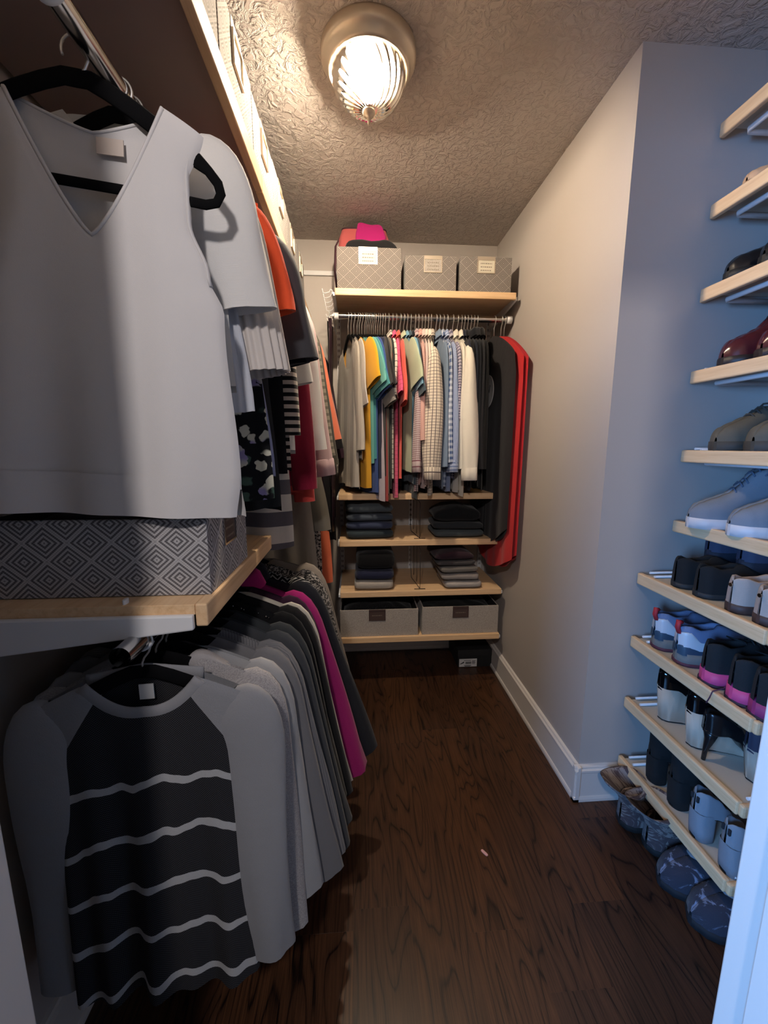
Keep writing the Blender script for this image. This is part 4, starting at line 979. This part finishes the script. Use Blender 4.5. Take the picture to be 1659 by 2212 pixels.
# ---------------------------------------------- shoe shelves in the alcove
SY_0, SY_1 = .812, 1.266
M['deck'] = plain('beige shoe shelf liner', srgb(196,186,172), .8, bump=.1, bscale=900)
def shoe_shelf(label, x0, z):
    t = thing('shoe_shelf', label, 'shelf', (x0, SY_0, z-.038), 0, 'shoe shelves in the alcove')
    D = SY_1 - SY_0; W_ = XA - .016 - x0
    MB().box(.016, W_, .012, D-.012, .020, .034).build('board', M['deck'], t, bevel=.001)
    m = MB(); n = 8; rr = .022
    path = [(.05, .004, .019), (.022, .004, .019)] + [(.011 + rr*.5*(1-math.sin(a)), .004+.0*a, .019) for a in ()] + [(.010, .012, .019), (.008, .03, .019), (.008, D-.02, .019), (.008, D-.004, .019)]
    m.tube(path, .0085, 4, False, [.019]*len(path), (0,0,1))
    fr = MB(); fr.box(0, .017, .014, D, 0, .039); fr.build('front_edge', M['birch_y'], t, bevel=.004)
    e = MB(); e.box(.004, .05, 0, .016, .001, .037); e.build('front_edge_return', M['birch_y'], t, bevel=.006)
    for k_, yy in enumerate((.018, D-.020)):
        r = MB()
        r.tube([(.03, yy, .043), (W_-.01, yy, .043)], .004, 8); r.tube([(.024, yy - (.030 if k_ else .012), .039 if k_ else .014), (W_, yy - (.030 if k_ else .012), .039 if k_ else .014)], .0045, 8)
        r.build('side_rail', M['white_metal'], t)
    b = MB(); b.tube([(W_-.02, .03, -.002), (.062, .03, -.002), (.052, .038, -.002), (.052, D-.045, -.002), (.062, D-.035, -.002), (W_-.02, D-.035, -.002)], .0075, 8)
    b.build('glide_frame', M['white_metal'], t)
    w2 = MB(); w2.box(W_-.006, W_+.016, .02, D-.02, .004, .040); w2.build('rear_carrier', M['white_metal'], t, bevel=.002)
    return t
SZ = [2.241, 2.027, 1.793, 1.551, 1.304, 1.071, .889, .658, .423, .185]
nth = ['topmost bare shoe shelf in the alcove', 'second shoe shelf from the top, with tan shoes', 'third shoe shelf from the top, with black lace ups', 'fourth shoe shelf from the top, with burgundy boots', 'fifth shoe shelf from the top, with olive sneakers', 'sixth shoe shelf from the top, with grey blue suede high tops',
       'deep shoe shelf with black flats and taupe loafers', 'deep shoe shelf with running shoes', 'deep shoe shelf with wedge heels', 'lowest deep shoe shelf with block heels']
for k_, z in enumerate(SZ): shoe_shelf(nth[k_], 1.066 if k_ < 6 else .960, z)

# ---------------------------------------------- shoes (toe towards +x, heel at the origin)
def sample(st, n):
    xs = [s[0] for s in st]; out = []
    for i in range(n+1):
        x = lerp(xs[0], xs[-1], .5-.5*math.cos(PI*i/n)); r = [x]
        for c in range(1, len(st[0])): r.append(interp([(s[0], s[c]) for s in st], x))
        out.append(r)
    return out
def shoe_upper(st, n=26, K=8, th=.004, zs_=.0):
    m = MB(); S_ = sample(st, n)
    for sgn in (1, -1):
        rows = []
        for x, w_, h, g, zb in S_:
            row = []
            for k in range(K+1):
                a = PI/2*k/K
                row.append((x, sgn*(g+(w_-g)*math.cos(a)**.75), zs_+zb+h*math.sin(a)**.85))
            gi = max(0, g-th)
            row.append((x, sgn*gi, zs_+zb+h*.97)); row.append((x, sgn*gi*1.02, zs_+zb+h*(.45 if g > .002 else .97)))
            rows.append(row)
        m.grid(rows, False, lambda j, i: (S_[j][0], i*.012), 0, sgn > 0)
    return m
def shoe_sole(st, h, grow=1.05, n=26, zoff=0.0, belly=.0):
    m = MB(); S_ = sample(st, n); rows = []
    for x, w_, hh, g, zb in S_:
        w_ = max(.003, w_*grow + .001); z0 = zb+zoff
        rows.append([(x,-w_*.94,z0+.0),(x,w_*.94,z0+.0),(x,w_*(1+belly),z0+h*.5),(x,w_,z0+h),(x,-w_,z0+h),(x,-w_*(1+belly),z0+h*.5)])
    m.grid(rows, True, lambda j, i: (S_[j][0], i*.01), 0, True)
    m.cap(range(6)); m.cap(range(len(m.v)-6, len(m.v)), 0, True)
    return m
def laces(st, zs_, x0, x1, n, mat, parent, wd=.018):
    m = MB()
    for q in range(n):
        x = lerp(x0, x1, q/max(1, n-1)); h = interp([(s[0], s[2]) for s in st], x); g = interp([(s[0], s[3]) for s in st], x)
        z = zs_ + h + .002
        m.tube([(x, -wd, z-.008), (x, -wd*.4, z+.001), (x+.004, wd*.4, z+.001), (x+.004, wd, z-.008)], .0022, 6)
    m.tube([(x0, 0, zs_+interp([(s[0], s[2]) for s in st], x0)+.003), (x0-.02, .03, zs_+interp([(s[0], s[2]) for s in st], x0)+.004), (x0+.012, .042, zs_+interp([(s[0], s[2]) for s in st], x0)-.012)], .002, 6)
    m.build('laces', mat, parent)
def insole(st, parent, mat, zs_=0.0, f=.5):
    m = MB(); S_ = [s for s in sample(st, 26) if s[3] > .004]
    if len(S_) < 3: return
    rows = [[(x, -g*.98, zs_+zb+h*f), (x, 0, zs_+zb+h*f-.002), (x, g*.98, zs_+zb+h*f)] for x, w_, h, g, zb in S_]
    m.grid(rows); m.build('insole', mat, parent)
SNK = [(0,.003,.070,0,0),(.006,.020,.078,.008,0),(.02,.028,.080,.018,0),(.05,.033,.070,.022,0),(.09,.034,.072,.018,0),(.115,.036,.082,.006,0),(.135,.038,.074,.0,0),(.18,.044,.058,0,0),(.22,.045,.046,0,0),(.255,.036,.036,0,0),(.275,.02,.024,0,0),(.282,.003,.012,0,0)]
HIGH = [(0,.003,.10,0,0),(.006,.020,.118,.010,0),(.02,.029,.122,.022,0),(.06,.034,.118,.026,0),(.10,.034,.116,.016,0),(.12,.036,.105,.002,0),(.14,.038,.086,.0,0),(.18,.044,.060,0,0),(.22,.045,.048,0,0),(.255,.037,.038,0,0),(.277,.02,.026,0,0),(.284,.003,.012,0,0)]
FLAT = [(0,.003,.050,0,0),(.006,.019,.058,.010,0),(.02,.027,.058,.019,0),(.06,.030,.044,.024,0),(.11,.033,.040,.025,0),(.15,.037,.042,.022,0),(.175,.039,.044,.004,0),(.19,.039,.042,0,0),(.22,.034,.034,0,0),(.24,.022,.026,0,0),(.248,.003,.012,0,0)]
def pumpst(H, back=.058):
    z = lambda x: H*(1 if x < .05 else max(0, .5+.5*math.cos(PI*min(1, (x-.05)/.11))))
    return [(x, w_, h, g, z(x)) for x, w_, h, g, _ in [(0,.003,back*.85,0,0),(.006,.018,back,.010,0),(.02,.026,back,.018,0),(.05,.027,back*.8,.020,0),(.08,.026,.042,.020,0),(.11,.029,.038,.022,0),(.15,.036,.036,.022,0),(.170,.038,.038,.004,0),(.185,.037,.036,0,0),(.215,.026,.028,0,0),(.235,.012,.020,0,0),(.243,.002,.010,0,0)]]
dark_in = plain('dark shoe lining', srgb(34,32,33), .9)
def shoe(name, label, x, y, z, rz, group, st, mat, sole=None, sh=.02, lace=None, ins=None, grow=1.05, scale=1.0, tall=1.0):
    t = thing(name, label, 'shoe', (x, y, z), R(rz), group); t.scale = (scale, scale*(1 + (tall-1)*.4), scale*tall)
    shoe_upper(st, zs_=sh).build('upper', mat, t)
    if sole: shoe_sole(st, sh+.004, grow).build('sole', sole, t)
    insole(st, t, ins or dark_in, sh)
    if lace: laces(st, sh, lace[0], lace[1], lace[2], lace[3], t)
    return t
TOE = 180
def leather(n, c, r=.3): return plain(n, c, r, 0, .5)
# second shelf: tan shoes
tan = leather('tan nude leather', srgb(206,168,132), .4)
shoe('flat_shoe', 'tan flat shoe on the second shelf, farther from the doorway', 1.325, 1.165, SZ[1]-.003, TOE, 'tan flats', FLAT, tan, leather('tan sole', srgb(150,116,84)), .008)
shoe('flat_shoe', 'tan flat shoe on the second shelf, nearer the doorway', 1.325, 1.065, SZ[1]-.003, TOE, 'tan flats', FLAT, tan, leather('tan sole 2', srgb(150,116,84)), .008)
# third shelf: black lace ups
blk = leather('black shoe leather', srgb(22,22,24), .25); bl_lace = plain('black lace', srgb(16,16,18), .8)
for k_, y in enumerate((1.185, 1.08)):
    shoe('lace_up_shoe', ['black leather lace up shoe toe out, farther one', 'black leather lace up shoe toe out, nearer one'][k_], 1.358, y, SZ[2]-.003, TOE, 'black lace ups', HIGH, blk, leather('black rubber', srgb(18,18,19), .6), .016, (.09, .15, 4, bl_lace), tall=1.25)
# fourth: burgundy boots
bur = leather('burgundy leather', srgb(78,30,34), .22)
for k_, y in enumerate((1.165, 1.05)):
    b_ = shoe('ankle_boot', ['burgundy leather ankle boot toe out, farther one', 'burgundy leather ankle boot toe out, nearer one'][k_], 1.358, y, SZ[3]-.003, TOE, 'burgundy boots', [(a, w_, h*1.06, g, zb) for a, w_, h, g, zb in HIGH], bur, leather('dark brown sole', srgb(36,26,24), .5), .014, (.085, .14, 4, plain('burgundy lace', srgb(40,20,24), .8)), tall=1.45)
# fifth: olive sneakers
ol = plain('olive brown suede', srgb(92,86,74), .85, bump=.3, bscale=500)
for k_, y in enumerate((1.175, 1.06)):
    shoe('sneaker', ['olive brown suede sneaker toe out, farther one', 'olive brown suede sneaker toe out, nearer one'][k_], 1.35, y, SZ[4]-.003, TOE+6, 'olive sneakers', SNK, ol, plain('olive rubber', srgb(60,56,50), .7), .018, (.10, .175, 5, plain('olive lace', srgb(58,56,52), .85)), plain('grey lining', srgb(120,122,126), .9), tall=1.4)
# sixth: grey blue suede high tops
sd = plain('grey blue suede', srgb(128,132,140), .9, bump=.3, bscale=500); wsole = plain('white rubber sole', srgb(210,204,204), .5)
for k_, (x, y) in enumerate(((1.315, 1.125), (1.335, 1.005))):
    shoe('high_top', ['grey blue suede high top with white sole, farther one', 'grey blue suede high top with white sole, nearer one'][k_], x, y, SZ[5]-.003, TOE-9, 'grey blue suede high tops', HIGH, sd, wsole, .020, (.105, .165, 5, plain('slate lace', srgb(84,96,116), .85)), plain('slate lining', srgb(74,86,108), .9), tall=1.35)
shoe('slip_on', 'navy suede shoe at the doorway end beside the suede high tops', 1.36, .895, SZ[5]-.003, TOE-6, None, SNK, plain('navy suede', srgb(34,36,54), .85), plain('navy rubber', srgb(24,24,34), .6), .014)
# deep shelf: black flats, taupe loafers, slate shoes behind
bs = plain('black suede', srgb(20,20,21), .9); brs = plain('brown sole', srgb(70,50,44), .6)
for k_, y in enumerate((1.135, 1.052)):
    shoe('flat_shoe', ['black suede flat heel out, farther one', 'black suede flat heel out, nearer one'][k_], .985, y, SZ[6]-.003, 0, 'black flats', [(a, w_*1.1, h*1.05, g*.8 if g > .01 else g, zb) for a, w_, h, g, zb in SNK], bs, plain('black flat sole', srgb(40,40,40), .7), .012)
tp = plain('taupe suede', srgb(176,158,146), .85, bump=.2, bscale=500)
for k_, y in enumerate((.945, .868)):
    l_ = shoe('loafer', ['taupe suede loafer with silver stud heel out, farther one', 'taupe suede loafer with silver stud heel out, nearer one'][k_], .982, y, SZ[6]-.003, 0, 'taupe loafers', [(a, w_*1.02, h*.95, g, zb) for a, w_, h, g, zb in SNK], tp, brs, .020, None, plain('taupe lining', srgb(150,134,124), .9))
    MB().tube([(-.002,0,.074),(-.006,0,.074)], .005, 14).build('stud', M['chrome'], l_)
    MB().tube([(-.0005,0,.024),(-.002,0,.05),(-.001,0,.07)], .0012, 6).build('heel_seam', plain('dark taupe thread', srgb(120,100,90), .8), l_)
slt = plain('slate mesh', srgb(58,62,84), .8, bump=.3, bscale=400)
for k_, y in enumerate((1.17, 1.06)):
    shoe('mesh_shoe', ['slate blue mesh shoe standing behind the black flats, farther one', 'slate blue mesh shoe behind the flats, nearer one'][k_], 1.115, y, SZ[6]+.05, 0, 'slate mesh shoes', [(a*.8, w_, h*1.0, g, zb) for a, w_, h, g, zb in SNK], slt, plain('slate sole', srgb(40,42,54), .7), .05, grow=.9)
# running shoes
for k_, y in enumerate((1.19, 1.095)):
    n2 = 'farther' if k_ == 0 else 'nearer'
    s_ = shoe('running_shoe', 'blue and white running shoe with red heel tab, %s one' % n2, .985, y, SZ[7]-.003, -4, 'blue running shoes', [(a, w_, h*1.12, g, zb) for a, w_, h, g, zb in SNK], plain('blue mesh', srgb(120,132,164), .8, bump=.4, bscale=700), plain('grey foam sole', srgb(122,118,112), .8), .036, None, plain('navy lining', srgb(46,52,74), .9), 1.14)
    cn = [(a-.002, w_+.0015, h*(.78 if a < .05 else .5 if a < .1 else .25), 0 if a < .001 else w_-.004, zb) for a, w_, h, g, zb in SNK if a < .13]
    shoe_upper(cn, 14, 5, .001, .046).build('heel_counter', plain('white heel overlay', srgb(206,208,214), .4), s_)
    cn2 = [(a-.003, w_+.0028, h*(.40 if a < .05 else .32), 0 if a < .001 else w_-.002, zb) for a, w_, h, g, zb in SNK if a < .13]
    shoe_upper(cn2, 14, 5, .001, .034).build('heel_band', plain('teal navy heel band', srgb(50,72,92), .5), s_)
    MB().tube([(.001,0,.098),(-.006,0,.115),(-.004,0,.136),(.004,0,.132)], .006, 8, rad2=.009, bn=(0,1,0)).build('pull_tab', plain('red pull tab', srgb(178,40,52), .6), s_)
    shoe_sole([(a-.001, w_+.0022, h, g, zb) for a, w_, h, g, zb in SNK], .010, 1.13).build('outsole', plain('maroon outsole', srgb(92,44,56), .7), s_)
bkm = plain('black mesh', srgb(26,26,28), .85, bump=.4, bscale=700); pk = plain('pink foam sole', srgb(206,70,122), .6)
for k_, y in enumerate((.985, .90, .838)):
    st = [(a, w_*1.02, h*1.1, g, zb) for a, w_, h, g, zb in SNK]
    s_ = shoe('running_shoe', ['black running shoe with pink sole, farthest one beside the blue pair', 'black running shoe with pink sole, middle one', 'black running shoe with darker pink sole at the doorway end'][k_], .975, y, SZ[7]-.003, -3, 'black and pink running shoes', st, bkm, pk if k_ < 2 else plain('dark pink foam sole', srgb(150,48,100), .6), .038, (.10, .17, 5, bl_lace), None, 1.12)
    shoe_sole([(a-.001, w_+.002, h, g, zb) for a, w_, h, g, zb in st], .009, 1.13).build('outsole', plain('dark plum outsole', srgb(46,24,38), .7), s_)
    if k_ == 0: MB().tube([(.06,-.045,.045),(.02,-.047,.012),(-.012,-.050,.006),(-.020,-.052,-.012),(-.022,-.047,-.03)], .0016, 6).build('loose_lace', plain('plum lace', srgb(70,34,60), .8), s_)
# heels
pat = leather('black patent leather', srgb(10,10,12), .08); crm = plain('cream wedge cork', srgb(196,178,158), .7, bump=.15, bscale=600)
def wedge(label, x, y, z, rz, H, upper_m, wedge_m, group, tall=.062):
    st = pumpst(H, tall); t = thing('wedge_shoe', label, 'shoe', (x, y, z), R(rz), group)
    shoe_upper(st, 30, 8, .003, .004).build('upper', upper_m, t); insole(st, t, dark_in, .004, .3)
    m = MB(); rows = []
    for xx, w_, h, g, zb in sample(st, 30):
        if xx > .205: break
        w2 = max(.003, w_*1.10); fl = .80 if xx < .08 else .9
        rows.append([(xx+(.012 if xx < .03 else 0)*1.0, -w2*fl, .004), (xx+(.012 if xx < .03 else 0), w2*fl, .004), (xx, w2, zb+.012), (xx, -w2, zb+.012)])
    m.grid(rows, True, lambda j, i: (rows[j][0][0], i*.02), 0, True); m.cap(range(4)); m.cap(range(len(m.v)-4, len(m.v)), 0, True)
    m.build('wedge_heel', wedge_m, t)
    q = MB(); rows = [[(xx+(.012 if xx < .03 else 0), -max(.003, w_)*.86, 0), (xx+(.012 if xx < .03 else 0), max(.003, w_)*.86, 0), (xx+(.012 if xx < .03 else 0), max(.003, w_)*.86, .005), (xx+(.012 if xx < .03 else 0), -max(.003, w_)*.86, .005)] for xx, w_, h, g, zb in sample(st, 30)]
    q.grid(rows, True, None, 0, True); q.build('outsole', blk, t)
    return t
wedge('black patent wedge shoe with cream heel, farther from the doorway', .992, 1.160, SZ[8]-.003, -16, .104, pat, crm, 'black patent wedges')
wedge('black patent wedge shoe with cream heel, beside the stiletto pump', .990, 1.040, SZ[8]-.003, -16, .104, pat, crm, 'black patent wedges')
wedge('navy suede wedge shoe with beige heel at the doorway end', 1.045, .90, SZ[8]-.003, -10, .085, plain('navy heel suede', srgb(44,46,66), .7), plain('beige heel', srgb(176,160,142), .7), None)
def pump(label, x, y, z, rz, H, mat, kind, group=None, name='pump', back=.058, hm=None, slots=False):
    st = pumpst(H, back); t = thing(name, label, 'shoe', (x, y, z), R(rz), group)
    shoe_upper(st, 30, 8, .003, .004).build('upper', mat, t); insole(st, t, dark_in, .004, .3)
    shoe_sole(st, .006, .96, 30).build('sole', blk, t)
    if kind == 'stiletto':
        MB().tube([(.022,0,H+.012),(.020,0,H*.72),(.012,0,H*.35),(.010,0,0)], [.022,.013,.0065,.0055], 12).build('heel', hm or mat, t)
    else:
        m = MB(); rows = []
        for (zz, xa, xb, ww) in ((0,.006,.058,.028),(H*.4,.003,.057,.029),(H*.8,.0,.058,.028),(H+.014,-.001,.060,.027)):
            cx_, rx = (xa+xb)/2, (xb-xa)/2
            rows.append([(cx_+rx*math.copysign(abs(math.cos(a))**.7, math.cos(a)), ww*math.copysign(abs(math.sin(a))**.7, math.sin(a)), zz) for a in [2*PI*i/24 for i in range(24)]])
        m.grid(rows, True, lambda j, i: (i*.007, j*.03)); m.cap(range(24), 0, True); m.build('heel', hm or mat, t)
        q = MB(); q.lathe([(0,-.001),(.0272,-.001),(.0275,.006),(.0,.006)], 20, .031, 0); q.build('heel_tip', blk, t)
    if slots:
        for s in (-.012, .008):
            MB().box(-.0022, .003, s, s+.006, H+.045, H+.062).build('strap_slot', plain('dark slot', srgb(36,38,44), .9), t)
    return t
pump('black pump with thin stiletto heel between the wedge shoes', .988, .972, SZ[8]-.003, -6, .092, blk, 'stiletto', name='stiletto_pump')
shoe('flat_shoe', 'black flat tip at the doorway end of the wedge shelf', 1.06, .842, SZ[8]-.003, 0, None, FLAT, blk, bs, .008)
def shaft(t, mat, z0, z1, x=.048):
    m = MB(); rows = []
    for k_ in range(8):
        q = k_/7; rows.append([(x + .047*math.cos(a)*(1+.04*q), .034*math.sin(a)*(1+.05*q), lerp(z0, z1, q)) for a in [2*PI*i/24 for i in range(24)]])
    rows += [[(x + .043*math.cos(a), .030*math.sin(a), z1) for a in [2*PI*i/24 for i in range(24)]], [(x + .042*math.cos(a), .029*math.sin(a), lerp(z0, z1, .4)) for a in [2*PI*i/24 for i in range(24)]]]
    m.grid(rows, True); m.build('shaft', mat, t)
for k_, y in enumerate((1.155, 1.058)):
    t = pump(['black suede block heel boot on the lowest shelf, farther one', 'black suede block heel boot on the lowest shelf, nearer one'][k_], .990, y, SZ[9]-.003, -2, .085, bs, 'block', 'black suede boots', 'ankle_boot', .06)
    shaft(t, bs, .115, .190)
bls = plain('blue grey suede', srgb(136,140,148), .85, bump=.25, bscale=500)
for k_, y in enumerate((.955, .855)):
    pump(['blue grey suede block heel shoe with two slots, farther one', 'blue grey suede block heel shoe with two slots, nearer one'][k_], .975, y, SZ[9]-.003, -4, .075, bls, 'block', 'blue grey suede heels', 'block_heel_shoe', .075, None, True)
# slippers on the floor
SLP = [(0,.004,.07,0,0),(.008,.026,.085,.014,0),(.03,.038,.088,.026,0),(.07,.043,.085,.030,0),(.11,.045,.088,.020,0),(.135,.047,.090,.003,0),(.15,.048,.086,0,0),(.19,.051,.070,0,0),(.23,.050,.056,0,0),(.26,.040,.046,0,0),(.275,.024,.036,0,0),(.283,.004,.018,0,0)]
camo = F('maroon camouflage fleece', srgb(92,76,78), 'tweed', srgb(160,146,140), p=34, w=.52, mel=.4, bump=.9)
for k_, (x, y, a) in enumerate(((.915, 1.165, 3), (.945, 1.075, 4))):
    t = shoe('slipper_boot', ['maroon camouflage slipper boot on the floor by the baseboard', 'maroon camouflage slipper boot next to the blue slippers'][k_], x, y, 0, a, 'camouflage slipper boots', SLP, camo, plain('dark slipper sole', srgb(28,26,26), .8), .016, scale=1.08)
    m = MB(); rows = []
    for q in range(10):
        f = q/9; rx = .048 + .020*max(0, f-.5)*2; ry = .042 + .022*max(0, f-.5)*2
        rows.append([(.052 - .055*f + rx*math.cos(b)*(1+.05*math.sin(3*b+q)), ry*math.sin(b), .075 + .088*f + .012*math.sin(2*b+1)*f) for b in [2*PI*i/28 for i in range(28)]])
    rows.append([(-.003 + .058*math.cos(b), .054*math.sin(b), .157) for b in [2*PI*i/28 for i in range(28)]])
    rows.append([(.04 + .04*math.cos(b), .034*math.sin(b), .10) for b in [2*PI*i/28 for i in range(28)]])
    m.grid(rows, True, lambda j, i: (i*.012, j*.014)); m.build('fleece_cuff', camo, t)
SLT = [(0,.004,.055,0,0),(.008,.026,.062,.014,0),(.03,.038,.060,.026,0),(.07,.043,.056,.034,0),(.13,.047,.056,.037,0),(.175,.050,.062,.032,0),(.20,.051,.068,.016,0),(.212,.051,.070,.003,0),(.22,.050,.068,0,0),(.25,.044,.060,0,0),(.268,.032,.048,0,0),(.28,.016,.032,0,0),(.286,.004,.018,0,0)]
nvf = F('navy star fleece', srgb(60,60,72), 'tweed', srgb(140,145,168), p=26, w=.62, mel=.3, bump=.8)
for k_, (x, y) in enumerate(((1.235, .965), (1.245, .862))):
    t = shoe('slipper', ['navy fleece clog slipper with pale stars, farther one', 'navy fleece clog slipper with pale stars, nearer one'][k_], x, y, 0, 180, 'navy slippers', SLT, nvf, plain('navy slipper sole', srgb(22,22,28), .8), .018, None, plain('black slipper lining', srgb(20,20,22), .95), scale=1.15)
    m = MB()
    S_ = [q for q in sample(SLT, 26) if q[3] > .003]
    pts = [(a, g, .02+h) for a, w_, h, g, zb in S_] + [(a, -g, .02+h) for a, w_, h, g, zb in reversed(S_)]
    m.tube(pts, .0045, 6, True); m.build('fleece_trim', plain('grey fleece trim', srgb(130,128,132), .95, bump=.5, bscale=300), t)
# small pink scrap on the floor
pp = MB(); superslab(.026, .010, .004, 3, .0, .6, 24, 8).build('pink_petal', plain('pale pink plastic', srgb(214,166,170), .5), None, (.407, 1.095, .0), 0, 0, (0, 0, R(125)))
tag(bpy.data.objects['pink_petal'], 'small pale pink scrap lying on the dark floor', 'scrap')
